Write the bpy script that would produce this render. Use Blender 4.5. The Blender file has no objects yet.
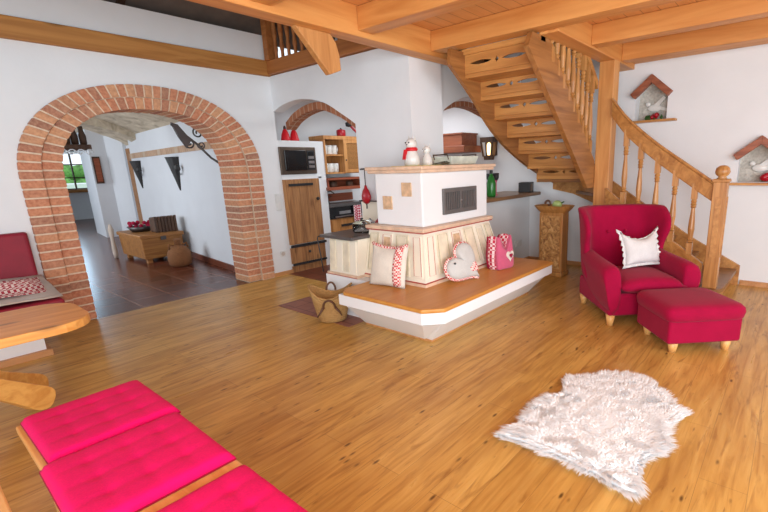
import bpy, bmesh, math, random
from mathutils import Vector, Matrix
from mathutils.geometry import tessellate_polygon
random.seed(7)
C = bpy.context.scene.collection
PI = math.pi

# ------------------------------------------------------------------ camera, world, light, exposure
cam = bpy.data.cameras.new('camera'); co = bpy.data.objects.new('camera', cam); C.objects.link(co)
YAW, PITCH, ROLL, F = .66498, .24162, .02926, 440.667
fw = Vector((math.cos(YAW)*math.cos(PITCH), math.sin(YAW)*math.cos(PITCH), -math.sin(PITCH)))
rt = Vector((math.sin(YAW), -math.cos(YAW), 0)); dn = fw.cross(rt)
r2 = math.cos(ROLL)*rt + math.sin(ROLL)*dn; d2 = -math.sin(ROLL)*rt + math.cos(ROLL)*dn
R3 = Matrix((r2, -d2, -fw)).transposed()
co.matrix_world = Matrix.Translation((0, 0, 1.45)) @ R3.to_4x4()
cam.sensor_width = 36; cam.lens = 36*F/768; cam.shift_x = -64.523/768; cam.shift_y = 17.074/768
cam.clip_start = .02; cam.clip_end = 200
sc = bpy.context.scene; sc.camera = co
w = bpy.data.worlds.new('world'); sc.world = w; w.use_nodes = True
w.node_tree.nodes['Background'].inputs[0].default_value = (.80, .90, 1, 1)
w.node_tree.nodes['Background'].inputs[1].default_value = 1.15
vs = sc.view_settings; vs.view_transform = 'Standard'; vs.look = 'None'; vs.gamma = 1; vs.use_curve_mapping = False
vs.exposure = 0.28

def area(name, loc, target, sx, sy, power, col=(1, 1, 1)):
    l = bpy.data.lights.new(name, 'AREA'); l.shape = 'RECTANGLE'; l.size = sx; l.size_y = sy; l.energy = power; l.color = col
    o = bpy.data.objects.new(name, l); C.objects.link(o); o.location = loc
    o.rotation_euler = (Vector(target)-Vector(loc)).to_track_quat('-Z', 'Y').to_euler()
    return o
area('fill_light_behind', (-1.5, -1.3, 1.35), (3.5, 2.4, .8), 2.8, 2.3, 190, (.90, .955, 1))  # low, wide fill added behind the camera; no window is built there
area('window_light_side', (2.2, -2.6, 1.7), (3.0, 3.2, 1.3), 2.8, 1.8, 70, (.90, .955, 1))
area('kitchen_fill', (4.9, 4.6, 2.40), (4.9, 4.6, 0), 1.0, 1.0, 22, (.90, .95, 1))  # added fill to brighten the kitchen
area('gallery_fill', (1.2, 4.3, 4.3), (1.6, 5.0, 0), 1.6, 1.0, 30, (.9, .95, 1))  # added fill for the closed upper gallery, no skylight modelled
area('hall_daylight', (3.1, 17.5, 1.9), (2.6, 9, .4), 1.4, 1.2, 34, (.50, .76, 1))
area('hall_side_fill', (-.15, 8.6, 1.5), (3.2, 8.8, 1.3), 2.2, 1.2, 60, (.86, .93, 1))  # added fill to lift the hall; the left wall has no opening
area('hall_side_fill_far', (.3, 12.6, 1.5), (3.4, 12.8, 1.2), 1.4, 1.2, 42, (.86, .93, 1))  # second added fill, for the far hall piers; no window here either

# ------------------------------------------------------------------ materials
def S(r, g, b):
    f = lambda c: (c/255/12.92 if c/255 <= .04045 else ((c/255+.055)/1.055)**2.4)
    return (f(r), f(g), f(b), 1)
class N:
    def __init__(s, name, rough=.6, metal=0):
        s.m = bpy.data.materials.new(name); s.m.use_nodes = True; s.t = s.m.node_tree
        s.b = s.t.nodes['Principled BSDF']; s.b.inputs['Roughness'].default_value = rough; s.b.inputs['Metallic'].default_value = metal
        s._c = None
    def n(s, t, **k):
        x = s.t.nodes.new(t)
        for a, v in k.items():
            if a in x.inputs.keys() if hasattr(x.inputs, 'keys') else False: x.inputs[a].default_value = v
            else: setattr(x, a, v)
        return x
    def l(s, a, b): s.t.links.new(a, b)
    def co(s, scale=(1, 1, 1), loc=(0, 0, 0), rot=(0, 0, 0)):
        if not s._c: s._c = s.t.nodes.new('ShaderNodeTexCoord')
        mp = s.t.nodes.new('ShaderNodeMapping'); mp.inputs['Scale'].default_value = scale
        mp.inputs['Location'].default_value = loc; mp.inputs['Rotation'].default_value = rot
        s.l(s._c.outputs['Object'], mp.inputs['Vector']); return mp.outputs[0]
    def ramp(s, fac, stops):
        r = s.t.nodes.new('ShaderNodeValToRGB'); e = r.color_ramp.elements
        while len(e) < len(stops): e.new(.5)
        for el, (p, c) in zip(e, stops): el.position = p; el.color = c
        s.l(fac, r.inputs[0]); return r.outputs[0]
    def noise(s, vec, scale=5, detail=4, dist=0, rough=.55):
        x = s.t.nodes.new('ShaderNodeTexNoise'); x.inputs['Scale'].default_value = scale; x.inputs['Detail'].default_value = detail
        x.inputs['Distortion'].default_value = dist; x.inputs['Roughness'].default_value = rough
        s.l(vec, x.inputs['Vector']); return x.outputs[0]
    def mix(s, fac, a, b, mode='MIX'):
        x = s.t.nodes.new('ShaderNodeMix'); x.data_type = 'RGBA'; x.blend_type = mode
        for sock, v in ((x.inputs[0], fac), (x.inputs[6], a), (x.inputs[7], b)):
            if isinstance(v, (int, float)): sock.default_value = v
            elif isinstance(v, tuple): sock.default_value = v
            else: s.l(v, sock)
        return x.outputs[2]
    def math(s, op, a, b=0.):
        x = s.t.nodes.new('ShaderNodeMath'); x.operation = op
        for sock, v in zip(x.inputs, (a, b)):
            if isinstance(v, (int, float)): sock.default_value = v
            else: s.l(v, sock)
        return x.outputs[0]
    def col(s, c):
        if isinstance(c, tuple): s.b.inputs['Base Color'].default_value = c
        else: s.l(c, s.b.inputs['Base Color'])
        return s
    def bump(s, h, st=.2, d=.01):
        x = s.t.nodes.new('ShaderNodeBump'); x.inputs['Strength'].default_value = st; x.inputs['Distance'].default_value = d
        s.l(h, x.inputs['Height']); s.l(x.outputs[0], s.b.inputs['Normal']); return s
def plain(name, c, rough=.6, metal=0, var=.06, sc=6):
    n = N(name, rough, metal); f = n.noise(n.co(), sc, 3)
    d = tuple(max(0, x*(1-var*2)) for x in c[:3])+(1,); e = tuple(min(1, x*(1+var)) for x in c[:3])+(1,)
    n.col(n.ramp(f, [(.3, d), (.7, e)])); return n.m
def wood(name, light, dark, axis='X', sc=1, rough=.45, knots=True, knotcol=None):
    n = N(name, rough); ax = 'XYZ'.index(axis)
    s1 = [9*sc]*3; s1[ax] = .7*sc; s2 = [34*sc]*3; s2[ax] = 1.1*sc; s3 = [5.5*sc]*3; s3[ax] = 2.2*sc
    g = n.noise(n.co(tuple(s1)), 1.6, 4, 1.2); h = n.noise(n.co(tuple(s2)), 2, 3, .3)
    c = n.mix(n.math('MULTIPLY', h, .45), n.ramp(g, [(.32, dark), (.62, light)]), dark)
    if knots:
        v = n.t.nodes.new('ShaderNodeTexVoronoi'); v.inputs['Scale'].default_value = 1.0
        n.l(n.co(tuple(s3)), v.inputs['Vector'])
        k = n.ramp(v.outputs['Distance'], [(.07, (1, 1, 1, 1)), (.16, (0, 0, 0, 1))])
        pick = n.ramp(n.noise(n.co((.9*sc,)*3), 1.5, 1), [(.40, (0, 0, 0, 1)), (.50, (1, 1, 1, 1))])
        kc = knotcol or tuple(x*.33 for x in dark[:3])+(1,)
        c = n.mix(n.math('MULTIPLY', n.math('MULTIPLY', k, pick), .75), c, kc)
    n.col(c); n.bump(h, .08, .004); return n.m
def fabric(name, c, rough=.9, sheen=.3, var=.12, sc=180):
    n = N(name, rough); f = n.noise(n.co(), sc, 2); g = n.noise(n.co(), 9, 3)
    d = tuple(x*(1-var*2) for x in c[:3])+(1,)
    n.col(n.mix(.5, n.ramp(f, [(.3, d), (.7, c)]), n.ramp(g, [(.3, d), (.7, c)])))
    n.b.inputs['Specular IOR Level'].default_value = .15; n.b.inputs['Sheen Weight'].default_value = sheen; n.bump(f, .15, .003); return n.m
def check(name, a, b, sc=40, rough=.9, rot=(0, 0, 0)):
    n = N(name, rough); x = n.n('ShaderNodeTexChecker'); x.inputs['Scale'].default_value = sc
    n.l(n.co(rot=rot, loc=(.003, .003, .003)), x.inputs['Vector']); x.inputs[1].default_value = a; x.inputs[2].default_value = b
    n.col(x.outputs[0]); return n.m
def metal(name, c, rough=.35): return plain(name, c, rough, 1, .1)
def glass(name, c=(1, 1, 1, 1), rough=.03):
    n = N(name, rough); n.b.inputs['Transmission Weight'].default_value = 1; n.b.inputs['IOR'].default_value = 1.3
    n.col(c); return n.m
def emit(name, c, st):
    n = N(name); n.col(c); n.b.inputs['Emission Color'].default_value = c; n.b.inputs['Emission Strength'].default_value = st; return n.m

M = {}
def plaster(name, c):
    n = N(name, .85); f = n.noise(n.co(), 2.2, 4); g = n.noise(n.co(), 28, 3)
    d = tuple(x*.95 for x in c[:3])+(1,)
    n.col(n.ramp(f, [(.3, d), (.7, c)])); n.bump(g, .12, .01); return n.m
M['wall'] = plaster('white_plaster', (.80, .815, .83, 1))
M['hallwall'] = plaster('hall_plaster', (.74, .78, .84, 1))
M['stovewhite'] = plaster('stove_white', (.84, .85, .86, 1))
M['beam'] = wood('beam_pine', S(226, 164, 94), S(200, 130, 64), 'X', .55, .5)
M['beamy'] = wood('joist_pine', S(226, 164, 94), S(200, 130, 64), 'Y', .55, .5)
M['beamz'] = wood('post_pine', S(222, 164, 98), S(188, 122, 62), 'Z', .55, .5)
M['wallbeam'] = wood('wall_beam_pine', S(196, 138, 72), S(156, 100, 44), 'X', .6, .6)
M['wallbeamy'] = wood('wall_board_pine', S(190, 122, 62), S(150, 88, 40), 'Y', .6, .6)
M['stairx'] = wood('stair_oak_x', S(206, 150, 84), S(160, 104, 52), 'X', .8, .4, False)
M['stairy'] = wood('stair_oak_y', S(214, 156, 88), S(172, 112, 56), 'Y', .8, .4, False)
M['stairz'] = wood('stair_oak_z', S(204, 148, 86), S(160, 106, 54), 'Z', 1.2, .35, False)
M['tread'] = wood('tread_oak', S(150, 104, 62), S(122, 82, 46), 'Y', .8, .35, False)
M['stringer'] = wood('stringer_oak', S(176, 120, 66), S(132, 84, 42), 'X', .9, .4, False)
M['pine'] = wood('table_pine', S(232, 176, 96), S(202, 136, 62), 'X', 1, .42)
M['piney'] = wood('bench_pine', S(236, 190, 124), S(212, 154, 84), 'Y', 1, .35)
M['benchtop'] = wood('stove_bench_top', S(210, 150, 72), S(196, 132, 56), 'X', .7, .4, False)
M['skirt'] = wood('skirting_pine', S(206, 152, 100), S(178, 122, 72), 'X', 1, .5, False)
M['door'] = wood('rustic_door', S(190, 138, 88), S(128, 84, 50), 'Z', 1.3, .6)
M['dresser'] = wood('dresser_pine', S(206, 150, 90), S(170, 112, 58), 'Z', 1.2, .5, False)
M['redwood'] = wood('red_brown_wood', S(170, 92, 62), S(128, 64, 42), 'X', 1.2, .5, False)
M['redwoody'] = wood('red_brown_wood_y', S(168, 98, 66), S(130, 68, 44), 'Y', 1.2, .5, False)
M['darkwood'] = wood('dark_wood', S(96, 66, 46), S(58, 38, 28), 'Z', 1, .6, False)
M['counter'] = wood('counter_wood', S(150, 112, 76), S(112, 78, 50), 'X', 1, .35, False)
M['chest'] = wood('chest_pine', S(176, 122, 62), S(134, 84, 38), 'X', 1, .5, False)
M['legwood'] = wood('leg_beech', S(230, 180, 112), S(204, 150, 84), 'Z', 1.5, .4, False)
M['black'] = plain('black_iron', (.02, .02, .022, 1), .5)
M['blackgloss'] = plain('black_glass', (.012, .012, .014, 1), .12)
M['iron'] = metal('wrought_iron', (.12, .11, .11, 1), .5)
M['grate'] = plain('stove_grate_metal', (.16, .15, .145, 1), .45, .3)
M['steel'] = metal('steel', (.55, .56, .58, 1), .3)
M['bronze'] = metal('bronze_frame', (.16, .125, .10, 1), .45)
M['slab'] = plain('dark_stone_slab', (.10, .092, .09, 1), .28)
M['cream'] = plaster('cream_tile', S(240, 231, 212))
M['creamdark'] = plain('cream_panel', S(236, 224, 198), .4, 0, .1, 8)
M['panelwood'] = plain('tan_inlay', S(220, 184, 146), .4, 0, .14, 20)
M['cornice'] = plain('cornice_tile', S(226, 194, 166), .35, 0, .1, 10)
M['redline'] = plain('red_painted_line', S(176, 70, 58), .5)
M['greenline'] = plain('olive_painted_line', S(170, 160, 122), .5)
M['darkline'] = plain('dark_joint', (.06, .06, .065, 1), .7)
M['armred'] = fabric('crimson_velour', S(160, 5, 56), .9, .06)
M['pink'] = fabric('pink_cotton', S(232, 12, 104), .9, .03)
M['piping'] = fabric('pink_piping', S(160, 8, 48), .9, .1)
M['redleather'] = plain('red_leather', S(140, 8, 40), .6, 0, .1)
M['linen'] = fabric('white_linen', S(226, 224, 222), .95, .2)
M['cloth'] = fabric('beige_cloth', S(206, 192, 180), .95, .2)
M['creamcloth'] = fabric('cream_cloth', S(236, 228, 214), .95, .2)
M['greycloth'] = fabric('pale_grey_felt', S(208, 208, 204), .95, .3)
M['pinkcloth'] = fabric('rose_cloth', S(214, 100, 132), .95, .2)
M['crimsoncloth'] = fabric('crimson_cloth', S(166, 24, 62), .95, .2)
M['gingham'] = check('red_gingham', S(200, 62, 66), S(244, 222, 212), 62)
M['bigcheck'] = check('red_big_check', S(196, 30, 70), S(246, 224, 226), 34, rot=(0, .78, .0))
M['lace'] = check('red_lace', S(170, 30, 52), S(232, 214, 206), 55)
M['wicker'] = None
M['china'] = plain('white_china', S(232, 230, 224), .25)
M['redenamel'] = plain('red_enamel', S(176, 18, 36), .3)
M['brightred'] = plain('bright_red', S(214, 16, 30), .4)
M['green'] = plain('leaf_green', S(60, 96, 40), .6)
M['bottlegreen'] = plain('bottle_green', S(44, 122, 50), .25)
M['apple'] = plain('pale_green', S(176, 196, 120), .4)
M['brown'] = plain('brown_carving', S(98, 62, 40), .6)
M['switch'] = plain('switch_white', S(222, 222, 220), .3)
M['glass'] = glass('clear_glass')
M['greyglass'] = glass('tinted_glass', (.8, .9, .85, 1))
M['carved'] = None

def mk_floor():
    n = N('plank_floor', .3)
    b = n.n('ShaderNodeTexBrick'); b.offset = .37; b.squash = 1
    n.l(n.co((1, 1, 1)), b.inputs['Vector']); b.inputs['Scale'].default_value = 1
    b.inputs['Brick Width'].default_value = 1.28; b.inputs['Row Height'].default_value = .192
    b.inputs['Mortar Size'].default_value = .0011; b.inputs['Mortar Smooth'].default_value = .2; b.inputs['Bias'].default_value = 0
    b.inputs['Color1'].default_value = (0, 0, 0, 1); b.inputs['Color2'].default_value = (1, 1, 1, 1); b.inputs['Mortar'].default_value = (.5, .5, .5, 1)
    pl = n.ramp(b.outputs['Color'], [(0, S(192, 142, 68)), (.5, S(208, 162, 86)), (1, S(218, 174, 98))])
    g = n.noise(n.co((1.3, 17, 1)), 1.5, 5, .8)
    c = n.mix(.55, pl, n.ramp(g, [(.3, S(158, 108, 46)), (.5, S(206, 160, 84)), (.72, S(230, 190, 112))]))
    g2 = n.noise(n.co((.8, 3.5, 1)), 1.4, 3)
    c = n.mix(n.ramp(g2, [(.42, (0, 0, 0, 1)), (.75, (.6, .6, .6, 1))]), c, S(150, 98, 42))
    g3 = n.noise(n.co((1.6, 11, 1)), 1.2, 5, 1.5)
    c = n.mix(n.ramp(g3, [(.56, (0, 0, 0, 1)), (.70, (.55, .55, .55, 1))]), c, S(126, 76, 30))
    v = n.t.nodes.new('ShaderNodeTexVoronoi'); v.inputs['Scale'].default_value = 1
    n.l(n.co((5.2, 15, 1)), v.inputs['Vector'])
    k = n.ramp(v.outputs['Distance'], [(.06, (1, 1, 1, 1)), (.16, (0, 0, 0, 1))])
    pick = n.ramp(n.noise(n.co((2.2, 3.2, 1)), 2.0, 2), [(.45, (0, 0, 0, 1)), (.54, (1, 1, 1, 1))])
    c = n.mix(n.math('MULTIPLY', n.math('MULTIPLY', k, pick), .85), c, S(78, 44, 18))
    s = n.noise(n.co((5, 42, 1)), 1.5, 3, .5)
    st = n.ramp(s, [(.66, (0, 0, 0, 1)), (.74, (1, 1, 1, 1))])
    c = n.mix(n.math('MULTIPLY', n.math('MULTIPLY', st, pick), .6), c, S(104, 62, 30))
    c = n.mix(n.math('MULTIPLY', b.outputs['Fac'], .55), c, S(96, 58, 28))
    n.b.inputs['Specular IOR Level'].default_value = .38
    n.col(c); n.bump(g, .05, .003)
    n.l(n.ramp(g, [(.3, (.36, .36, .36, 1)), (.7, (.27, .27, .27, 1))]), n.b.inputs['Roughness'])
    return n.m
M['floor'] = mk_floor()
def mk_tiles(name, a, b_, size, rough, mortar):
    n = N(name, rough); b = n.n('ShaderNodeTexBrick'); b.offset = 0
    n.l(n.co(), b.inputs['Vector']); b.inputs['Scale'].default_value = 1
    b.inputs['Brick Width'].default_value = size; b.inputs['Row Height'].default_value = size
    b.inputs['Mortar Size'].default_value = .008; b.inputs['Color1'].default_value = a; b.inputs['Color2'].default_value = b_
    b.inputs['Mortar'].default_value = mortar
    n.b.inputs['Specular IOR Level'].default_value = .3
    f = n.noise(n.co(), 7, 4)
    n.col(n.mix(.35, b.outputs['Color'], n.ramp(f, [(.3, tuple(x*.55 for x in a[:3])+(1,)), (.7, b_)]))); return n.m
M['halltile'] = mk_tiles('hall_terracotta', S(74, 36, 26), S(112, 58, 40), .40, .24, S(150, 108, 88))
M['kitchentile'] = mk_tiles('kitchen_terracotta', S(112, 60, 44), S(128, 72, 52), .33, .4, S(84, 48, 36))
def island(name, stops, rough=.85, var=.5):
    n = N(name, rough); g = n.n('ShaderNodeNewGeometry')
    c = n.ramp(g.outputs['Random Per Island'], stops); f = n.noise(n.co(), 32, 4)
    n.col(n.mix(var, c, n.ramp(f, [(.3, S(128, 78, 56)), (.7, S(222, 176, 138))]), 'MIX')); n.bump(f, .3, .01); return n.m
M['brick'] = island('old_brick', [(0, S(192, 112, 84)), (.25, S(214, 140, 104)), (.45, S(168, 112, 94)), (.6, S(222, 166, 124)), (.8, S(204, 124, 92)), (1, S(150, 106, 92))], .9, .4)
M['mortar'] = plain('brick_mortar', S(226, 204, 178), .95, 0, .08, 20)
M['ribbrick'] = mk_tiles('rib_brick', S(150, 92, 64), S(176, 116, 84), .09, .9, S(196, 168, 146))
M['hallcourse'] = mk_tiles('hall_brick_course', S(186, 150, 124), S(200, 168, 142), .1, .9, S(206, 190, 170))
def mk_vault():
    n = N('vault_brick', .9); f = n.noise(n.co((3, 1.2, 3)), 2.4, 6, .6)
    n.col(n.ramp(f, [(.3, S(158, 144, 124)), (.5, S(196, 182, 160)), (.7, S(218, 206, 184))])); n.bump(f, .4, .03); return n.m
M['vault'] = mk_vault()
def mk_ceil():
    n = N('ceiling_boards', .5); b = n.n('ShaderNodeTexBrick'); b.offset = .4
    n.l(n.co(), b.inputs['Vector']); b.inputs['Scale'].default_value = 1; b.inputs['Brick Width'].default_value = 3
    b.inputs['Row Height'].default_value = .14; b.inputs['Mortar Size'].default_value = .004
    b.inputs['Color1'].default_value = S(222, 160, 100); b.inputs['Color2'].default_value = S(232, 174, 112); b.inputs['Mortar'].default_value = S(140, 80, 40)
    f = n.noise(n.co((1, 14, 1)), 2, 4, .6)
    n.col(n.mix(.4, b.outputs['Color'], n.ramp(f, [(.3, S(206, 140, 78)), (.7, S(236, 182, 120))]))); return n.m
M['ceil'] = mk_ceil()
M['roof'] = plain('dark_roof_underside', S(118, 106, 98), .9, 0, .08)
def mk_stone():
    n = N('niche_stone', .95); v = n.t.nodes.new('ShaderNodeTexVoronoi'); v.inputs['Scale'].default_value = 13; v.feature = 'F1'
    n.l(n.co(), v.inputs['Vector']); f = n.noise(n.co(), 40, 4)
    c = n.mix(.5, n.ramp(v.outputs['Color'], [(.2, S(168, 160, 148)), (.8, S(214, 208, 196))]), n.ramp(f, [(.3, S(160, 154, 146)), (.7, S(222, 216, 206))]))
    n.col(c); n.bump(v.outputs['Distance'], .5, .02); return n.m
M['stone'] = mk_stone()
def mk_wicker(name, a, b_, sc):
    n = N(name, .85); x = n.n('ShaderNodeTexChecker'); x.inputs['Scale'].default_value = sc
    n.l(n.co((1, 1, 2.2)), x.inputs['Vector']); f = n.noise(n.co(), 60, 3)
    x.inputs[1].default_value = a; x.inputs[2].default_value = b_
    c = n.mix(.45, x.outputs[0], n.ramp(f, [(.3, tuple(q*.6 for q in b_[:3])+(1,)), (.7, a)])); n.col(c); n.bump(f, .6, .01); return n.m
M['wicker'] = mk_wicker('straw_wicker', S(200, 160, 100), S(160, 116, 66), 55)
M['demijohn'] = mk_wicker('brown_wicker', S(156, 104, 62), S(104, 64, 38), 50)
def mk_carved():
    n = N('carved_relief', .6); f = n.noise(n.co(), 15, 4, 1.4)
    n.col(n.ramp(f, [(.35, S(140, 94, 50)), (.52, S(190, 138, 78)), (.68, S(220, 174, 112))])); n.bump(f, 1, .03); return n.m
M['carved'] = mk_carved()
M['pedwood'] = wood('pedestal_wood', S(196, 140, 76), S(156, 104, 52), 'Z', 1, .5, False)
def mk_fur():
    n = N('white_fur', .95); g = n.n('ShaderNodeNewGeometry')
    n.col(n.ramp(g.outputs['Random Per Island'], [(0, (.80, .835, .86, 1)), (.5, (.85, .88, .905, 1)), (1, (.90, .925, .945, 1))]))
    n.b.inputs['Subsurface Weight'].default_value = 0; n.b.inputs['Sheen Weight'].default_value = .3; return n.m
M['fur'] = mk_fur()
M['lampglow'] = emit('lantern_glow', S(255, 214, 150), 3.0)
M['lattice'] = check('lattice_weave', S(178, 124, 66), S(112, 72, 36), 75, rot=(0, .785, 0))
M['grass'] = plain('meadow', S(160, 204, 120), .9, 0, .2, 2)
M['bush'] = plain('hedge_green', S(112, 164, 84), .9, 0, .3, 4)
M['plate'] = mk_tiles('hearth_plate', S(142, 92, 80), S(160, 108, 92), .195, .5, S(112, 70, 60))

# ------------------------------------------------------------------ geometry helpers
class MB:
    def __init__(s): s.bm = bmesh.new()
    def verts(s, pts): return [s.bm.verts.new(p) for p in pts]
    def face(s, vs):
        try: return s.bm.faces.new(vs)
        except ValueError: return None
    def box(s, a, b, rot=0, about=None):
        x0, y0, z0 = a; x1, y1, z1 = b
        P = [Vector((x, y, z)) for z in (z0, z1) for x, y in ((x0, y0), (x1, y0), (x1, y1), (x0, y1))]
        if rot:
            c = Vector(about) if about else (P[0]+P[6])/2; Q = Matrix.Rotation(rot, 3, 'Z'); P = [c+Q@(p-c) for p in P]
        return s.hexa(P)
    def hexa(s, P):
        v = s.verts(P)
        for f in ((3, 2, 1, 0), (4, 5, 6, 7), (0, 1, 5, 4), (1, 2, 6, 5), (2, 3, 7, 6), (3, 0, 4, 7)): s.face([v[i] for i in f])
        return s
    def prism(s, outer, axis, a0, a1, holes=()):
        m = {'x': lambda u, v, a: (a, u, v), 'y': lambda u, v, a: (u, a, v), 'z': lambda u, v, a: (u, v, a)}[axis]
        loops = [list(outer)]+[list(h) for h in holes]
        flat = [p for l in loops for p in l]
        A = s.verts([m(u, v, a0) for u, v in flat]); B = s.verts([m(u, v, a1) for u, v in flat])
        tris = tessellate_polygon([[Vector((u, v, 0)) for u, v in l] for l in loops])
        for t in tris:
            s.face([A[i] for i in t]); s.face([B[i] for i in reversed(t)])
        o = 0
        for l in loops:
            n = len(l)
            for i in range(n): s.face([A[o+i], A[o+(i+1) % n], B[o+(i+1) % n], B[o+i]])
            o += n
        return s
    def loft(s, loops, cap=True, closed=True):
        V = [s.verts(l) for l in loops]; n = len(V[0])
        for a, b in zip(V, V[1:]):
            for i in range(n if closed else n-1): s.face([a[i], a[(i+1) % n], b[(i+1) % n], b[i]])
        if cap and closed: s.face(V[0][::-1]); s.face(V[-1])
        return s
    def lathe(s, prof, c=(0, 0, 0), n=16, axis='z'):
        loops = []
        for r, z in prof:
            l = []
            for i in range(n):
                t = 2*PI*i/n; p = (r*math.cos(t), r*math.sin(t), z)
                if axis == 'x': p = (z, p[0], p[1])
                if axis == 'y': p = (p[1], z, p[0])
                l.append((c[0]+p[0], c[1]+p[1], c[2]+p[2]))
            loops.append(l)
        return s.loft(loops)
    def tube(s, pts, r, n=8, closed=False):
        P = [Vector(p) for p in pts]; rr = r if isinstance(r, (list, tuple)) else [r]*len(P); loops = []; up = None
        for i, p in enumerate(P):
            if closed: t = P[(i+1) % len(P)]-P[i-1]
            else: t = P[min(i+1, len(P)-1)]-P[max(i-1, 0)]
            t.normalize()
            if up is None: up = Vector((0, 0, 1)) if abs(t.z) < .9 else Vector((1, 0, 0))
            a = t.cross(up).normalized(); b = a.cross(t).normalized(); up = b
            loops.append([p+rr[i]*(math.cos(2*PI*k/n)*a+math.sin(2*PI*k/n)*b) for k in range(n)])
        if closed: loops.append(loops[0]); return s.loft(loops, cap=False)
        return s.loft(loops)
    def ball(s, c, r, n=12, m=8):
        rx, ry, rz = r if isinstance(r, (tuple, list)) else (r, r, r); loops = []
        for j in range(1, m):
            t = PI*j/m-PI/2
            loops.append([(c[0]+rx*math.cos(t)*math.cos(2*PI*i/n), c[1]+ry*math.cos(t)*math.sin(2*PI*i/n), c[2]+rz*math.sin(t)) for i in range(n)])
        V = [s.verts(l) for l in loops]
        for a, b in zip(V, V[1:]):
            for i in range(n): s.face([a[i], a[(i+1) % n], b[(i+1) % n], b[i]])
        lo = s.bm.verts.new((c[0], c[1], c[2]-rz)); hi = s.bm.verts.new((c[0], c[1], c[2]+rz))
        for i in range(n): s.face([V[0][(i+1) % n], V[0][i], lo]); s.face([V[-1][i], V[-1][(i+1) % n], hi])
        return s
    def xf(s, mat): bmesh.ops.transform(s.bm, matrix=mat, verts=s.bm.verts); return s
    def build(s, name, mat, parent=None, world=True, smooth=False, bevel=0, sub=0, seg=2):
        if parent is not None and world:
            root = parent
            while root.parent: root = root.parent
            s.xf((Matrix.Translation(root.location) @ root.rotation_euler.to_matrix().to_4x4()).inverted())
        bmesh.ops.recalc_face_normals(s.bm, faces=s.bm.faces)
        me = bpy.data.meshes.new(name); s.bm.to_mesh(me); s.bm.free()
        me.materials.append(mat)
        if smooth:
            for p in me.polygons: p.use_smooth = True
        o = bpy.data.objects.new(name, me); C.objects.link(o)
        if parent is not None: o.parent = parent
        if bevel:
            b = o.modifiers.new('bevel', 'BEVEL'); b.width = bevel; b.segments = seg; b.limit_method = 'ANGLE'; b.angle_limit = .6
        if sub:
            b = o.modifiers.new('sub', 'SUBSURF'); b.levels = sub; b.render_levels = sub
        return o
def struct(name, mb, mat, **k):
    o = mb.build(name, mat, **k); o['kind'] = 'structure'; return o
def tag(o, label, cat, group=None):
    o['label'] = label; o['category'] = cat
    if group: o['group'] = group
    return o
def thing(name, label, cat, loc=(0, 0, 0), rz=0, group=None):
    o = bpy.data.objects.new(name, None); C.objects.link(o); o.location = loc; o.rotation_euler = (0, 0, rz); o.empty_display_size = .1
    return tag(o, label, cat, group)
def dup(root, loc, rz=None, label=None):
    r = root.copy(); C.objects.link(r); r.location = loc
    if rz is not None: r.rotation_euler = (0, 0, rz)
    if label: r['label'] = label
    for ch in list(root.children):
        c = ch.copy(); C.objects.link(c); c.parent = r
        for g in list(ch.children):
            d = g.copy(); C.objects.link(d); d.parent = c
    return r
B = lambda a, b: MB().box(a, b)

# ------------------------------------------------------------------ setting: floors
struct('floor', MB().prism([(-3, -3), (5.96, -3), (5.96, 3.3), (3.40, 3.3), (3.40, 5.56), (-3, 5.56)], 'z', -.1, 0), M['floor'])
struct('floor_hall', B((-2, 5.56, -.1), (6, 22, 0)), M['halltile'])
struct('floor_kitchen', B((3.40, 3.3, -.1), (5.96, 5.56, 0)), M['kitchentile'])

# arch curves on the left wall
def sup(cx, hl, hr, spring, rise, n, ph):      # ph 0 (left spring) .. 1 (right spring)
    t = PI*(1-ph); c, s_ = math.cos(t), math.sin(t)
    hw = hr if c > 0 else hl
    return (cx+hw*math.copysign(abs(c)**(2/n), c), spring+rise*abs(s_)**(2/n))
def archpt(k, ph):
    a = sup(2.02, .845, .81, 1.42, .69, 2.35, ph); b = sup(2.04, 1.19, 1.14, 1.42, .93, 2.2, ph)
    return (a[0]+(b[0]-a[0])*k, a[1]+(b[1]-a[1])*k)
def archline(k, n=40): return [(archpt(k, 0)[0], 0)]+[archpt(k, i/n) for i in range(n+1)]+[(archpt(k, 1)[0], 0)]
hole = archline(.52)
hole[0] = (hole[0][0], -.0); hole[-1] = (hole[-1][0], -.0)
struct('wall_left', MB().prism([(-3, 0)]+hole+[(3.48, 0), (3.48, 3.1), (-3, 3.1)], 'y', 5.58, 5.93), M['wall'])
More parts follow.
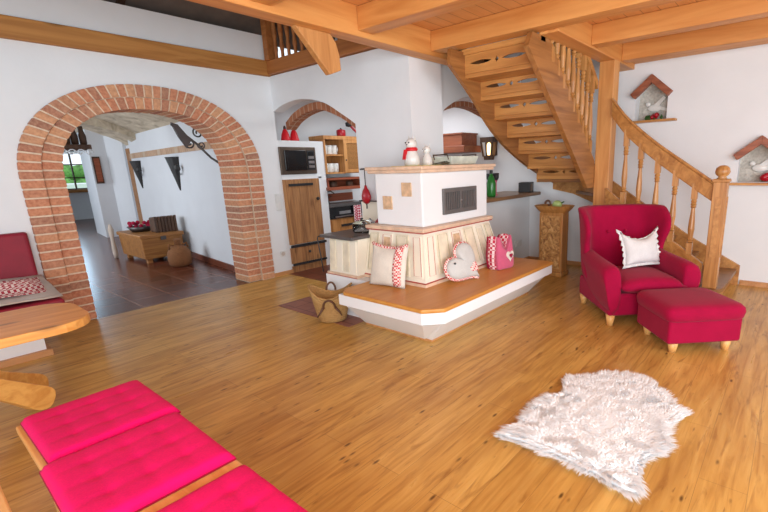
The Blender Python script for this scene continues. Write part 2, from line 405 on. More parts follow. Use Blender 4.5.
# brick arch: a mortar core and one block per brick
def ring(k0, k1, y0, y1, mb, pitch=.08, gap=.016, jit=.004):
    def brick(q0, q1):
        d = random.uniform(-jit, jit)
        mb.hexa([(q0[0][0], y0+d, q0[0][1]), (q1[0][0], y0+d, q1[0][1]), (q1[0][0], y1, q1[0][1]), (q0[0][0], y1, q0[0][1]),
                 (q0[1][0], y0+d, q0[1][1]), (q1[1][0], y0+d, q1[1][1]), (q1[1][0], y1, q1[1][1]), (q0[1][0], y1, q0[1][1])])
    nj = int(1.42/pitch)
    for sd in (0, 1):
        a, b = archpt(k0, sd), archpt(k1, sd)
        for i in range(nj):
            z0 = 1.42*i/nj+gap/2; z1 = 1.42*(i+1)/nj-gap/2
            brick(((a[0], z0), (b[0], z0)), ((a[0], z1), (b[0], z1)))
    # arc positions by length
    pts = [(i/400, archpt((k0+k1)/2, i/400)) for i in range(401)]; L = [0]
    for (p0, a), (p1, b) in zip(pts, pts[1:]): L.append(L[-1]+math.dist(a, b))
    n = int(L[-1]/pitch)
    def ph(len_):
        for i in range(400):
            if L[i+1] >= len_: return (i+(len_-L[i])/(L[i+1]-L[i]+1e-9))/400
        return 1
    for i in range(n):
        p0 = ph(L[-1]*i/n+gap/2); p1 = ph(L[-1]*(i+1)/n-gap/2)
        brick((archpt(k0, p0), archpt(k1, p0)), (archpt(k0, p1), archpt(k1, p1)))
t = thing('brick_arch', 'rustic double-ring red brick arch framing the passage to the hall', 'arch', (2.02, 5.6, 0))
mb = MB(); ring(.505, 1.0, 5.535, 5.60, mb); mb.build('outer_brick_ring', M['brick'], t, bevel=.004, seg=1)
mb = MB(); ring(.0, .485, 5.572, 5.94, mb); mb.build('inner_brick_ring', M['brick'], t, bevel=.004, seg=1)
mb = MB()
for k0, k1, y0, y1 in ((.015, .60, 5.583, 5.935), (.5, .985, 5.545, 5.575)):
    a, b = archline(k0), archline(k1)
    mb.loft([[(p[0], y0, p[1]), (q[0], y0, q[1]), (q[0], y1, q[1]), (p[0], y1, p[1])] for p, q in zip(a, b)])
mb.build('mortar', M['mortar'], t)

# wall B with the kitchen arch, chimney breast, right-hand pass-through wall
def smooth_pts(P, n=5):
    out = []
    for i in range(len(P)-1):
        p0, p1, p2, p3 = P[max(i-1, 0)], P[i], P[i+1], P[min(i+2, len(P)-1)]
        for j in range(n):
            t = j/n
            out.append(tuple(.5*((2*b)+(-a+c)*t+(2*a-5*b+4*c-d)*t*t+(-a+3*b-3*c+d)*t**3) for a, b, c, d in zip(p0, p1, p2, p3)))
    return out+[P[-1]]
nA = smooth_pts([(5.575, 2.19), (5.39, 2.245), (5.19, 2.275), (5.01, 2.283), (4.84, 2.27), (4.69, 2.245), (4.52, 2.20), (4.38, 2.14), (4.25, 2.07), (4.10, 1.99), (3.98, 1.92)])
struct('wall_back', MB().prism([(5.58, 2.62)]+[(5.58, 2.19)]+nA[1:]+[(3.98, 0), (3.14, 0), (3.14, 2.62)], 'x', 3.47, 3.62), M['wall'])
# brick rib behind it
def rib(axis, P, th, a0, a1, name):
    up = [(u, v+th) for u, v in P]
    return struct(name, MB().prism(list(P)+up[::-1], axis, a0, a1), M['ribbrick'])
rib('x', smooth_pts([(5.57, 1.97), (5.50, 2.01), (5.41, 2.06), (5.25, 2.115), (5.08, 2.15), (4.9, 2.165), (4.74, 2.145), (4.49, 2.06), (4.30, 1.97), (4.10, 1.84), (3.97, 1.73)]), .09, 3.63, 3.78, 'trim_1')
struct('wall_chimney', B((3.621, 3.141, .0), (3.98, 3.979, 2.62)), M['wall'])
rA = smooth_pts([(3.9, 1.75), (4.1, 2.0), (4.2, 2.08), (4.42, 2.18), (4.6, 2.23), (4.84, 2.26), (5.1, 2.25), (5.4, 2.20), (5.7, 2.12), (5.955, 2.02)])
struct('wall_passage', MB().prism([(3.9, 1.0)]+[(3.9, 1.75)]+rA[1:]+[(5.96, 3.2), (3.9, 3.2)], 'y', 3.25, 3.40), M['wall'])
rib('y', smooth_pts([(3.99, 1.88), (4.25, 2.03), (4.5, 2.11), (4.75, 2.15), (5.0, 2.14), (5.3, 2.08), (5.6, 2.0), (5.95, 1.88)]), .06, 3.41, 3.56, 'trim_2')
struct('wall_counter', B((3.62, 3.10, 0), (5.96, 3.40, .985)), M['wall'])
cb = B((3.98, 2.92, .985), (5.955, 3.52, 1.03)).build('counter_board', M['counter'], bevel=.008)
tag(cb, 'brown wooden counter board on the low white wall left of the stairs', 'counter')

# right wall with two gabled niches
def gable(yc, w, z0, ze, zp): return [(yc-w/2, z0), (yc+w/2, z0), (yc+w/2, ze), (yc, zp), (yc-w/2, ze)]
G1 = gable(1.50, .36, 1.90, 2.20, 2.36); G2 = gable(.345, .38, 1.165, 1.45, 1.60)
struct('wall_right', MB().prism([(-3, 0), (7.0, 0), (7.0, 4.6), (-3, 4.6)], 'x', 5.96, 6.12, [G1, G2]), M['wall'])
struct('wall_niche_backing', B((6.121, -.4, 1.0), (6.16, 2.3, 2.6)), M['stone'])
struct('baseboard_right', B((5.935, -3, 0), (5.96, .38, .055)), M['skirt'])
struct('baseboard_right_far', B((5.935, 1.9, 0), (5.96, 3.1, .055)), M['skirt'])
struct('baseboard_left', B((3.18, 5.555, 0), (3.48, 5.58, .05)), M['skirt'])
struct('baseboard_counter', B((4.45, 3.075, 0), (5.93, 3.10, .055)), M['skirt'])
# kitchen shell
struct('wall_kitchen', B((3.48, 6.15, 0), (6.1, 6.25, 2.75)), M['wall'])
struct('ceiling_kitchen', B((3.62, 3.41, 2.56), (5.96, 6.15, 2.62)), M['wall'])
# upper storey: roof over the open gallery, unseen wall that shuts out sky light
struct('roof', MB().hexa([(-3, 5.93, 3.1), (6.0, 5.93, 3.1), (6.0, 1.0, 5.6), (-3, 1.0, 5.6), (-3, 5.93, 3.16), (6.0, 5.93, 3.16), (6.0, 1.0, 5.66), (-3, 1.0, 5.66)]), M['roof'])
mb = MB()
for x in (.3, 1.95, 3.6, 5.2): mb.hexa([(x, 5.9, 3.07), (x+.06, 5.9, 3.07), (x+.06, 1.2, 5.45), (x, 1.2, 5.45), (x, 5.9, 3.13), (x+.06, 5.9, 3.13), (x+.06, 1.2, 5.52), (x, 1.2, 5.52)])
struct('trim_3', mb, M['darkwood'])

struct('wall_light_block', B((-3, 1.0, 2.745), (5.955, 1.1, 5.55)), M['wall'])  # out of view, added to block sky light above the ceiling boards
# ceiling: boards and beams
struct('ceiling', MB().prism([(-3, -3), (5.96, -3), (5.96, 1.9), (3.62, 1.9), (3.62, 3.14), (-3, 3.14)], 'z', 2.70, 2.74), M['ceil'])
mbm = lambda a, b, nm, mat: struct(nm, B(a, b), M[mat], bevel=.008)
mbm((-3, 2.96, 2.48), (4.05, 3.13, 2.72), 'ceiling_beam', 'beam')
mbm((3.60, -3, 2.52), (3.77, 2.96, 2.699), 'ceiling_beam.001', 'beamy')
mbm((3.77, 1.72, 2.50), (5.96, 1.90, 2.699), 'ceiling_beam.002', 'beam')
for i, x in enumerate((4.51, 5.44, 2.68, 1.76, .84, -.08, -1.0)):
    mbm((x, -3, 2.52), (x+.16, 1.72 if x > 3.7 else 2.96, 2.699), 'ceiling_beam.%03d' % (i+3), 'beamy')
mbm((5.80, -3, 2.56), (5.955, 1.72, 2.699), 'ceiling_beam.010', 'beamy')
mbm((-3, 5.53, 2.615), (3.47, 5.585, 2.80), 'trim_4', 'wallbeam')
mbm((3.42, 3.2, 2.63), (3.475, 5.53, 2.79), 'trim_5', 'wallbeamy')
struct('floor_gallery', B((3.475, 3.25, 2.63), (5.96, 6.15, 2.76)), M['wallbeamy'])
struct('wall_gallery', B((4.6, 3.5, 2.76), (4.7, 6.15, 4.4)), M['wall'])
tag(MB().prism([(2.16, 2.48), (2.48, 2.48), (2.53, 2.42), (2.555, 2.33), (2.56, 2.22), (2.445, 2.175)], 'y', 3.06, 3.12).build('beam_corbel', M['dresser'], bevel=.006),
    'curved pale wooden corbel hanging under the big ceiling beam before the kitchen arch', 'corbel')
# gallery railing
t = thing('gallery_railing', 'dark turned gallery railing high above the corner of the kitchen arch', 'railing', (3.45, 5.5, 2.79))
B((3.40, 5.44, 2.79), (3.50, 5.53, 3.75)).build('newel_post', M['wallbeamy'], t, bevel=.006)
for i in range(14):
    y = 5.33-.135*i
    MB().lathe([(.02, 2.79), (.02, 2.86), (.028, 2.90), (.018, 2.98), (.03, 3.1), (.016, 3.3), (.024, 3.45), (.02, 3.6)], (3.45, y, 0), 10).build('baluster', M['wallbeamy'], t, smooth=True)
B((3.41, 3.5, 3.6), (3.49, 5.44, 3.67)).build('handrail', M['wallbeamy'], t, bevel=.01)

# ------------------------------------------------------------------ hall beyond the arch
def hx(y): return 3.02+.1*(y-6)
def hallwall(y0, y1, x_off=0, z1=2.75):
    return [(hx(y0)+x_off, y0, 0), (hx(y1)+x_off, y1, 0), (hx(y1)+.5+x_off, y1, 0), (hx(y0)+.5+x_off, y0, 0)]
def hw(name, y0, y1, off=0, z0=0, z1=2.75, mat='hallwall'):
    q = hallwall(y0, y1, off)
    return struct(name, MB().hexa([(x, y, z0) for x, y, _ in q]+[(x, y, z1) for x, y, _ in q]), M[mat])
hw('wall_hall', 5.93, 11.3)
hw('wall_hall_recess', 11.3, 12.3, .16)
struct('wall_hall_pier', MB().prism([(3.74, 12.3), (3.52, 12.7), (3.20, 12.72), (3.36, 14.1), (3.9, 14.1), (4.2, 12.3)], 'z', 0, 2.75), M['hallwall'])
struct('wall_hall_end', B((4.75, 14.1, 0), (5.0, 18.9, 2.75)), M['hallwall'])
q = hallwall(5.93, 11.3)
struct('baseboard_hall', MB().hexa([(x-.02, y, 0) for x, y, _ in q]+[(x-.02, y, .09) for x, y, _ in q]), M['kitchentile'])
hd = struct('door_1', MB().hexa([(3.66, 11.36, 0), (3.735, 12.15, 0), (3.76, 12.15, 0), (3.69, 11.36, 0), (3.66, 11.36, 2.0), (3.735, 12.15, 2.0), (3.76, 12.15, 2.0), (3.69, 11.36, 2.0)]), M['chest'])
B((3.62, 11.45, 1.0), (3.66, 11.49, 1.04)).build('door_handle', M['black'], hd)
hd2 = struct('door_2', MB().hexa([(3.40, 14.15, 0), (4.15, 17.2, 0), (4.21, 17.2, 0), (3.46, 14.15, 0), (3.40, 14.15, 2.1), (4.15, 17.2, 2.1), (4.21, 17.2, 2.1), (3.46, 14.15, 2.1)]), M['darkwood'])
# far wall with the window
struct('wall_hall_window', MB().prism([(-2, 0), (6, 0), (6, 4), (-2, 4)], 'y', 18.9, 19.1, [[(3.2, 1.0), (4.6, 1.0), (4.6, 2.2), (3.2, 2.2)]]), M['hallwall'])
wn = MB()
for x in (3.2, 3.66, 4.20, 4.57): wn.box((x, 18.86, 1.0), (x+.03, 18.96, 2.2))
for z in (1.0, 1.36, 1.78, 2.15): wn.box((3.2, 18.86, z), (4.6, 18.96, z+.03))
struct('window_1', wn, M['darkwood'])
sill = struct('trim_6', B((3.1, 18.6, .90), (4.7, 18.92, 1.0)), M['chest'])
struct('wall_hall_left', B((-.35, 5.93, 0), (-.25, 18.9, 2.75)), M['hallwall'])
# barrel vault
P = []
for i in range(25):
    a = PI*i/24; P.append((1.45+1.85*math.cos(a), 1.80+.80*math.sin(a)))
Pu = [(x, z+.12) for x, z in P]
struct('ceiling_hall', MB().loft([[(p[0]+.1*(y-6)*(i < 12)*1, y, p[1]) for i, p in enumerate(P)]+[(p[0]+.1*(y-6)*(i < 12), y, p[1]) for i, p in list(enumerate(Pu))[::-1]] for y in (5.93, 9, 12.2, 14.2)]), M['vault'])
P2 = [(1.6+1.75*math.cos(PI*i/24), 1.62+.72*math.sin(PI*i/24)) for i in range(25)]
struct('ceiling_hall_rib', MB().loft([[(x+.45, y, z+.08) for x, z in P2]+[(x+.45, y, z+.40) for x, z in P2[::-1]] for y in (10.6, 11.0)]), M['vault'])
struct('ceiling_hall_far', B((-.3, 14.2, 2.6), (6, 18.9, 2.7)), M['vault'])
q = hallwall(5.95, 11.3)
struct('trim_7', MB().hexa([(x-.03, y, 1.76) for x, y, _ in q]+[(x-.03, y, 1.86) for x, y, _ in q]), M['hallcourse'])
# outside
struct('ground_outside', B((-20, 19.3, -.4), (40, 80, -.3)), M['grass'])
for i, (x, y, r, l) in enumerate(((6.0, 40, 2.0, 'rounded green bush seen through the left pane of the hall window'), (10.5, 44, 2.4, 'larger green bush seen through the right panes of the hall window'))):
    mb = MB()
    for k in range(26): mb.ball((x+random.uniform(-1, 1)*r, y+random.uniform(-1, 1), random.uniform(.1, 1.7)), (.8, .8, .7), 8, 6)
    tag(mb.build('bush', M['bush'], smooth=True), l, 'bush', 'bushes beyond the hall window')
tag(B((2, 30, -.3), (16, 34, 1.0)).build('white_shed', M['wall']), 'low white shed outside the far hall window', 'shed')
# hall things
t = thing('chest', 'golden pine chest standing against the hall wall', 'chest', (2.84, 8.75, 0))
def taper(a, b, dx, dy): # narrower at the bottom
    return MB().hexa([(a[0]+dx, a[1]+dy, a[2]), (b[0]-dx, a[1]+dy, a[2]), (b[0]-dx, b[1]-dy, a[2]), (a[0]+dx, b[1]-dy, a[2]),
                      (a[0], a[1], b[2]), (b[0], a[1], b[2]), (b[0], b[1], b[2]), (a[0], b[1], b[2])])
taper((2.52, 8.27, .07), (3.14, 9.35, .41), .015, .015).build('body', M['chest'], t, bevel=.01)
B((2.50, 8.24, .41), (3.16, 9.38, .47)).build('lid', M['chest'], t, bevel=.012)
for x in (2.57, 3.03):
    for y in (8.31, 9.22): B((x, y, 0), (x+.07, y+.08, .07)).build('foot', M['chest'], t)
B((2.79, 8.225, .37), (2.87, 8.245, .43)).build('lock_plate', M['iron'], t)
t = thing('slatted_crate', 'dark upright slatted basket on the near end of the pine chest', 'basket', (2.98, 8.5, .47))
for i in range(7): B((2.80+.05*i, 8.40, .47), (2.835+.05*i, 8.42, .74)).build('slat', M['darkwood'], t)
B((2.80, 8.42, .47), (3.14, 8.66, .72)).build('basket_body', M['darkwood'], t, bevel=.02)
t = thing('flower_bowl', 'dark bowl of red flowers on the far end of the pine chest', 'bowl', (2.75, 8.95, .47))
MB().lathe([(.02, .47), (.13, .47), (.2, .56), (.19, .56), (.05, .50)], (2.75, 8.95, 0), 16).build('bowl', M['iron'], t, smooth=True)
mb = MB()
for i in range(14): mb.ball((2.75+random.uniform(-.13, .13), 8.95+random.uniform(-.13, .13), .57+random.uniform(-.02, .06)), .034, 8, 6)
mb.build('flowers', M['crimsoncloth'], t, smooth=True)
t = thing('straw_figure', 'beige straw sheaf leaning at the far left corner of the pine chest', 'sheaf', (2.42, 9.3, 0))
MB().lathe([(.03, 0), (.04, .1), (.03, .36), (.045, .5), (.02, .6)], (2.44, 9.42, 0), 10).build('bundle', M['cloth'], t, smooth=True)
t = thing('wicker_demijohn', 'brown wicker-clad demijohn on the tiles beside the pine chest', 'demijohn', (2.80, 7.62, 0))
MB().lathe([(.1, 0), (.155, .03), (.17, .12), (.165, .22), (.12, .30), (.05, .34)], (2.80, 7.62, 0), 20).build('wicker_body', M['demijohn'], t, smooth=True)
MB().lathe([(.045, .33), (.04, .40), (.052, .41), (.052, .43), (.03, .43)], (2.80, 7.62, 0), 14).build('neck', M['demijohn'], t, smooth=True)
for sx in (-1, 1): MB().tube([(2.80+sx*.06, 7.62, .33), (2.80+sx*.13, 7.62, .36), (2.80+sx*.14, 7.62, .28)], .012, 6).build('handle', M['demijohn'], t, smooth=True)
def sconce(y, label):
    x = hx(y)
    t = thing('torch_sconce', label, 'sconce', (x, y, 1.2), 0, 'torch sconces on the hall wall')
    mb = MB(); n = 8
    mb.loft([[(x-.005-r*math.sin(PI*i/n), y-r*1.25*math.cos(PI*i/n), z) for i in range(n+1)] for r, z in ((.012, 1.15), (.05, 1.32), (.14, 1.68), (.15, 1.70))]).build('cone', M['black'], t)
    mb = MB().tube([(x, y-.06, 1.42), (x-.08, y-.22, 1.42), (x-.1, y-.26, 1.47)], .012, 6)
    mb.lathe([(.02, 1.46), (.05, 1.50), (.04, 1.56), (.01, 1.58)], (x-.1, y-.26, 0), 8).build('candle_arm', M['black'], t)
sconce(8.3, 'black iron cone torch sconce on the hall wall above the wicker demijohn')
sconce(10.75, 'black iron cone torch sconce on the hall wall beside the brown door')
t = thing('hall_picture', 'narrow dark framed picture on the far hall pier', 'picture', (3.3, 12.7, 1.5))
B((3.22, 12.66, 1.25), (3.36, 12.70, 1.85)).build('frame', M['darkwood'], t); B((3.24, 12.65, 1.29), (3.34, 12.662, 1.81)).build('print', M['redwood'], t)
t = thing('pan_rack', 'dark hanging pan rack with iron scrolls under the hall vault at the left', 'rack', (1.95, 8.2, 2.0))
B((1.55, 8.0, 1.80), (2.06, 8.4, 1.87)).build('board', M['darkwood'], t, bevel=.01)
for x in (1.6, 2.0): MB().tube([(x, 8.2, 1.86), (x, 8.2, 2.55)], .012, 6).build('hanger_rod', M['iron'], t)
for i in range(5):
    x = 1.62+.095*i
    MB().lathe([(.02, 1.87), (.042, 1.88), (.045, 1.99), (.026, 2.06), (.024, 2.12)], (x, 8.1, 0), 10).build('jug', M['darkwood'], t, smooth=True)
mb = MB()
for i in range(5):
    c = (1.62+.10*i, 8.0, 1.76); mb.tube([(c[0]+.05*math.cos(a)*(1-a/9), c[1], c[2]+.05*math.sin(a)*(1-a/9)) for a in [j*.6 for j in range(12)]], .008, 5)
mb.build('scrollwork', M['steel'], t)
t = thing('scroll_bracket', 'wrought iron scroll bracket in the upper right of the brick arch', 'bracket', (2.83, 6.0, 1.75))
def spiral(c, r0, r1, turns, y, n=26, a0=0): return [(c[0]+(r0+(r1-r0)*i/n)*math.cos(a0+turns*2*PI*i/n), y, c[1]+(r0+(r1-r0)*i/n)*math.sin(a0+turns*2*PI*i/n)) for i in range(n+1)]
mb = MB(); mb.tube(spiral((2.70, 1.93), .075, .015, 1.6, 6.1), .010, 6); mb.tube(spiral((2.58, 1.80), .07, .012, 1.7, 6.1, a0=2), .010, 6)
mb.tube(spiral((2.72, 1.78), .05, .012, 1.5, 6.1, a0=3), .009, 6); mb.build('scroll', M['iron'], t, smooth=True)
MB().tube([(2.40, 6.1, 2.02), (2.52, 6.1, 1.92), (2.66, 6.1, 1.80), (2.82, 6.1, 1.62), (2.86, 5.98, 1.55)], .014, 6).build('stay', M['iron'], t, smooth=True)
MB().prism([(2.40, 2.04), (2.47, 2.02), (2.60, 1.84), (2.54, 1.74), (2.46, 1.88)], 'y', 6.08, 6.12).build('leaf_plate', M['iron'], t)

# ------------------------------------------------------------------ kitchen behind the arch
struct('wall_kitchen_front', B((3.48, 5.58, 0), (4.215, 6.15, 1.83)), M['wall'])
t = thing('microwave', 'built-in bronze-framed microwave above the rustic fridge door', 'microwave', (3.76, 5.57, 1.37))
B((3.475, 5.555, 1.375), (4.05, 5.60, 1.745)).build('frame', M['bronze'], t, bevel=.006)
B((3.54, 5.54, 1.43), (3.88, 5.557, 1.70)).build('door', M['blackgloss'], t, bevel=.004)
B((3.58, 5.537, 1.47), (3.84, 5.541, 1.66)).build('window', M['blackgloss'], t)
B((3.90, 5.545, 1.43), (4.02, 5.557, 1.70)).build('control_panel', M['black'], t)
for z in (1.46, 1.52, 1.585): B((3.915, 5.537, z), (4.005, 5.547, z+.035)).build('button', M['steel'], t)
B((3.92, 5.537, 1.635), (4.0, 5.547, 1.675)).build('display', M['blackgloss'], t)
t = thing('fridge_cabinet', 'rustic plank fridge door with black iron straps under the microwave', 'cabinet', (3.76, 5.57, 0))
mb = MB()
for i in range(5): mb.box((3.48+.116*i, 5.545, .40), (3.594+.116*i, 5.585, 1.31))
mb.build('upper_door', M['door'], t, bevel=.003)
mb = MB()
for i in range(5): mb.box((3.48+.116*i, 5.545, .13), (3.594+.116*i, 5.585, .355))
mb.build('lower_door', M['door'], t, bevel=.003)
B((3.55, 5.53, 1.215), (3.94, 5.546, 1.25)).build('iron_strap', M['black'], t)
B((3.48, 5.53, .36), (4.08, 5.546, .395)).build('iron_strap', M['black'], t)
B((3.48, 5.53, .10), (4.06, 5.546, .13)).build('iron_strap', M['black'], t)
MB().ball((4.0, 5.53, 1.02), .025, 8, 6).build('knob', M['black'], t); MB().ball((3.77, 5.53, .27), .02, 8, 6).build('knob', M['black'], t)
B((3.48, 5.56, 0), (4.06, 5.585, .09)).build('plinth', M['door'], t)
B((4.06, 5.55, .0), (4.11, 5.585, 1.33)).build('door_frame', M['wall'], t); B((3.47, 5.55, 1.31), (4.11, 5.585, 1.345)).build('door_frame', M['wall'], t)
# dresser with open shelves and lattice door
t = thing('kitchen_dresser', 'pine wall cupboard with open cup shelves and a lattice door', 'cupboard', (4.56, 5.7, 1.36))
struct('wall_kitchen_splash', B((4.215, 5.86, 0), (6.0, 6.15, 1.36)), M['wall'])
B((4.215, 5.56, 1.36), (4.24, 5.9, 1.90)).build('side_panel', M['dresser'], t); B((4.90, 5.56, 1.36), (4.925, 5.9, 1.90)).build('side_panel', M['dresser'], t)
B((4.24, 5.86, 1.36), (4.90, 5.9, 1.90)).build('back_panel', M['dresser'], t)
for z in (1.36, 1.625): B((4.24, 5.57, z), (4.56, 5.86, z+.022)).build('shelf', M['dresser'], t)
B((4.20, 5.54, 1.86), (4.94, 5.9, 1.915)).build('top_board', M['dresser'], t, bevel=.006)
B((4.56, 5.56, 1.36), (4.58, 5.86, 1.86)).build('divider', M['dresser'], t)
d = MB().prism([(4.56, 1.37), (4.90, 1.37), (4.90, 1.86), (4.56, 1.86)], 'y', 5.54, 5.565, [[(4.62, 1.42), (4.85, 1.42), (4.85, 1.81), (4.62, 1.81)]]).build('lattice_door', M['dresser'], t, bevel=.003)
B((4.62, 5.552, 1.42), (4.85, 5.56, 1.81)).build('lattice', M['lattice'], d)
MB().ball((4.59, 5.535, 1.56), .012, 8, 6).build('knob', M['black'], d)
cup = thing('cup', 'white china cup on the open cup shelves', 'cup', (0, 0, 0), 0, 'white cups on the dresser shelves')
MB().lathe([(.036, 0), (.042, .012), (.044, .135), (.040, .135), (.036, .02)], (0, 0, 0), 14).build('cup_body', M['china'], cup, world=False, smooth=True)
MB().tube([(.042, 0, .11), (.066, 0, .10), (.066, 0, .05), (.042, 0, .04)], .005, 6).build('handle', M['china'], cup, world=False, smooth=True)
pos = [(4.30, 5.68, 1.647), (4.395, 5.68, 1.647), (4.49, 5.68, 1.647), (4.30, 5.68, 1.382), (4.395, 5.68, 1.382), (4.49, 5.68, 1.382)]
nm = ['leftmost white cup on the upper shelf of the pine cupboard', 'middle white cup on the upper shelf of the pine cupboard', 'rightmost white cup on the upper shelf of the pine cupboard',
      'leftmost white cup on the lower shelf of the pine cupboard', 'middle white cup on the lower shelf of the pine cupboard', 'rightmost white cup on the lower shelf of the pine cupboard']
for i, p in enumerate(pos):
    if i == 0: cup.location = p; cup.rotation_euler = (0, 0, -1.1); cup['label'] = nm[0]
    else: dup(cup, p, -1.2-.1*i, nm[i])
t = thing('plate_rack', 'red-brown wooden rail shelf hanging below the lattice cupboard', 'shelf', (4.56, 5.7, 1.1))
B((4.215, 5.54, 1.27), (4.92, 5.86, 1.30)).build('upper_board', M['redwood'], t); B((4.20, 5.50, 1.12), (4.92, 5.86, 1.165)).build('lower_board', M['redwood'], t)
B((4.22, 5.84, 1.165), (4.92, 5.86, 1.27)).build('back_board', M['redwood'], t)
for x in (4.22, 4.9): B((x, 5.56, 1.165), (x+.025, 5.86, 1.27)).build('bracket', M['redwood'], t)
for x in (4.40, 4.72): MB().lathe([(.02, 1.165), (.06, 1.17), (.06, 1.23), (.03, 1.25)], (x, 5.66, 0), 12).build('dark_jar', M['darkwood'], t)
tag(B((4.25, 5.845, .93), (4.92, 5.859, 1.05)).build('backsplash_board', M['redwood']), 'reddish board along the splashback behind the kitchen tap', 'board')
t = thing('kitchen_tap', 'slim bronze tap rising behind the kitchen worktop', 'tap', (4.36, 5.78, .9))
MB().lathe([(.025, .91), (.02, .93), (.012, .95), (.012, 1.04)], (4.36, 5.78, 0), 10).build('tap_base', M['bronze'], t, smooth=True)
MB().tube([(4.36, 5.78, 1.03), (4.36, 5.78, 1.09), (4.38, 5.72, 1.10), (4.40, 5.66, 1.06)], .009, 8).build('spout', M['bronze'], t, smooth=True)
MB().tube([(4.36, 5.78, 1.0), (4.43, 5.76, 1.02)], .007, 6).build('lever', M['bronze'], t)
t = thing('kitchen_unit', 'kitchen base unit with black oven front and wooden drawer', 'cabinet', (4.56, 5.7, 0))
B((4.215, 5.60, .08), (4.92, 5.86, .86)).build('carcass', M['dresser'], t); B((4.22, 5.55, .86), (4.94, 5.86, .91)).build('worktop', M['slab'], t, bevel=.006)
B((4.22, 5.575, .68), (4.92, 5.60, .86)).build('oven_panel', M['blackgloss'], t); B((4.40, 5.565, .745), (4.62, 5.576, .79)).build('display', M['steel'], t)
MB().tube([(4.30, 5.55, .71), (4.84, 5.55, .71)], .010, 8).build('oven_handle', M['steel'], t)
d = B((4.25, 5.575, .42), (4.90, 5.60, .665)).build('drawer', M['dresser'], t, bevel=.004); B((4.42, 5.56, .55), (4.68, 5.576, .585)).build('drawer_pull', M['black'], d)
B((4.25, 5.575, .12), (4.90, 5.60, .40)).build('drawer', M['dresser'], t, bevel=.004)
tw = MB().loft([[(4.66, 5.545+d_, .86-.31*i/6), (4.70, 5.535+d_, .86-.31*i/6), (4.75, 5.548+d_, .86-.31*i/6), (4.80, 5.538+d_, .86-.31*i/6), (4.80, 5.546+d_, .86-.31*i/6), (4.75, 5.556+d_, .86-.31*i/6), (4.70, 5.543+d_, .86-.31*i/6), (4.66, 5.553+d_, .86-.31*i/6)] for i in range(7) for d_ in (-.012,)]).build('tea_towel', M['bigcheck'])
tag(tw, 'red and white checked tea towel hanging on the oven front', 'towel')
def bell(x, y, z, l):
    t = thing('red_bell', l, 'bell', (x, y, z), 0, 'red bells above the microwave')
    MB().lathe([(.066, 0), (.064, .02), (.05, .09), (.03, .14), (.016, .16)], (x, y, z), 14).build('body', M['brightred'], t, smooth=True)
    MB().lathe([(.016, .157), (.02, .17), (.014, .195), (.004, .205)], (x, y, z), 10).build('tip', M['darkwood'], t, smooth=True)
bell(3.70, 5.72, 1.832, 'left one of two bright red bells on the ledge over the microwave')
bell(3.84, 5.72, 1.832, 'right one of two bright red bells on the ledge over the microwave')
t = thing('red_pot', 'small dark red pot on top of the pine wall cupboard', 'pot', (4.68, 5.72, 1.915))
MB().lathe([(.06, 1.915), (.07, 1.93), (.07, 2.01), (.06, 2.02), (.02, 2.03)], (4.68, 5.72, 0), 16).build('pot_body', M['redenamel'], t, smooth=True)
MB().ball((4.68, 5.72, 2.035), .014, 8, 6).build('lid_knob', M['black'], t)
t = thing('red_ladle', 'red ladle with a black scoop hanging by the right foot of the kitchen arch', 'ladle', (4.8, 5.6, 2.0))
MB().tube([(4.98, 5.62, 1.93), (4.79, 5.62, 2.08)], .018, 8).build('handle', M['redenamel'], t, smooth=True)
MB().lathe([(.01, -.04), (.045, -.03), (.05, .02), (.03, .03)], (4.76, 5.62, 2.10), 10).build('scoop', M['black'], t, smooth=True)
t = thing('light_switches', 'tall white switch plate between brick arch and kitchen opening', 'switch', (3.38, 5.575, 1.0))
B((3.345, 5.568, .90), (3.425, 5.58, 1.13)).build('plate', M['switch'], t, bevel=.003)
for z in (.91, .985, 1.06): B((3.355, 5.562, z), (3.415, 5.57, z+.06)).build('rocker', M['switch'], t, bevel=.002)
t = thing('wall_socket', 'white socket low on the wall right of the brick arch', 'socket', (3.36, 5.575, .3))
B((3.32, 5.568, .26), (3.40, 5.58, .34)).build('plate', M['switch'], t, bevel=.003); MB().lathe([(.028, 5.566), (.028, 5.572)], (3.36, 0, .30), 14, 'y').build('outlet', M['cloth'], t)
t = thing('counter_socket', 'white double socket low on the half wall behind the stove bench', 'socket', (5.6, 3.09, .3))
B((5.52, 3.085, .26), (5.70, 3.10, .35)).build('plate', M['switch'], t, bevel=.003); B((5.53, 3.07, .275), (5.61, 3.086, .335)).build('plug', M['switch'], t, bevel=.006)
# cupboard, lantern, things on the counter
t = thing('extractor_hood', 'stepped red-brown wooden hood casing on the far kitchen wall', 'hood', (5.7, 4.4, 1.62))
B((5.50, 3.95, 1.62), (5.955, 5.3, 1.72)).build('lower_casing', M['redwoody'], t, bevel=.008); B((5.56, 4.03, 1.72), (5.955, 5.2, 1.89)).build('upper_casing', M['redwoody'], t, bevel=.006)
B((5.54, 4.01, 1.885), (5.955, 5.22, 1.905)).build('cap', M['redwoody'], t)
for y in (4.42,): B((5.552, y, 1.725), (5.56, y+.02, 1.885)).build('joint_strip', M['skirt'], t)
t = thing('wall_lantern', 'dark tapered wall lantern with a warm light beside the staircase', 'lantern', (5.9, 3.76, 1.5))
def frus(c, z0, z1, a0, b0, a1, b1): return [[(c[0]+sx*a, c[1]+sy*b, z) for sx, sy in ((-1, -1), (1, -1), (1, 1), (-1, 1))] for z, a, b in ((z0, a0, b0), (z1, a1, b1))]
MB().loft(frus((5.88, 3.76), 1.50, 1.56, .045, .06, .05, .07)).build('base', M['darkwood'], t); MB().loft(frus((5.88, 3.76), 1.76, 1.83, .072, .11, .076, .115)).build('hood', M['darkwood'], t)
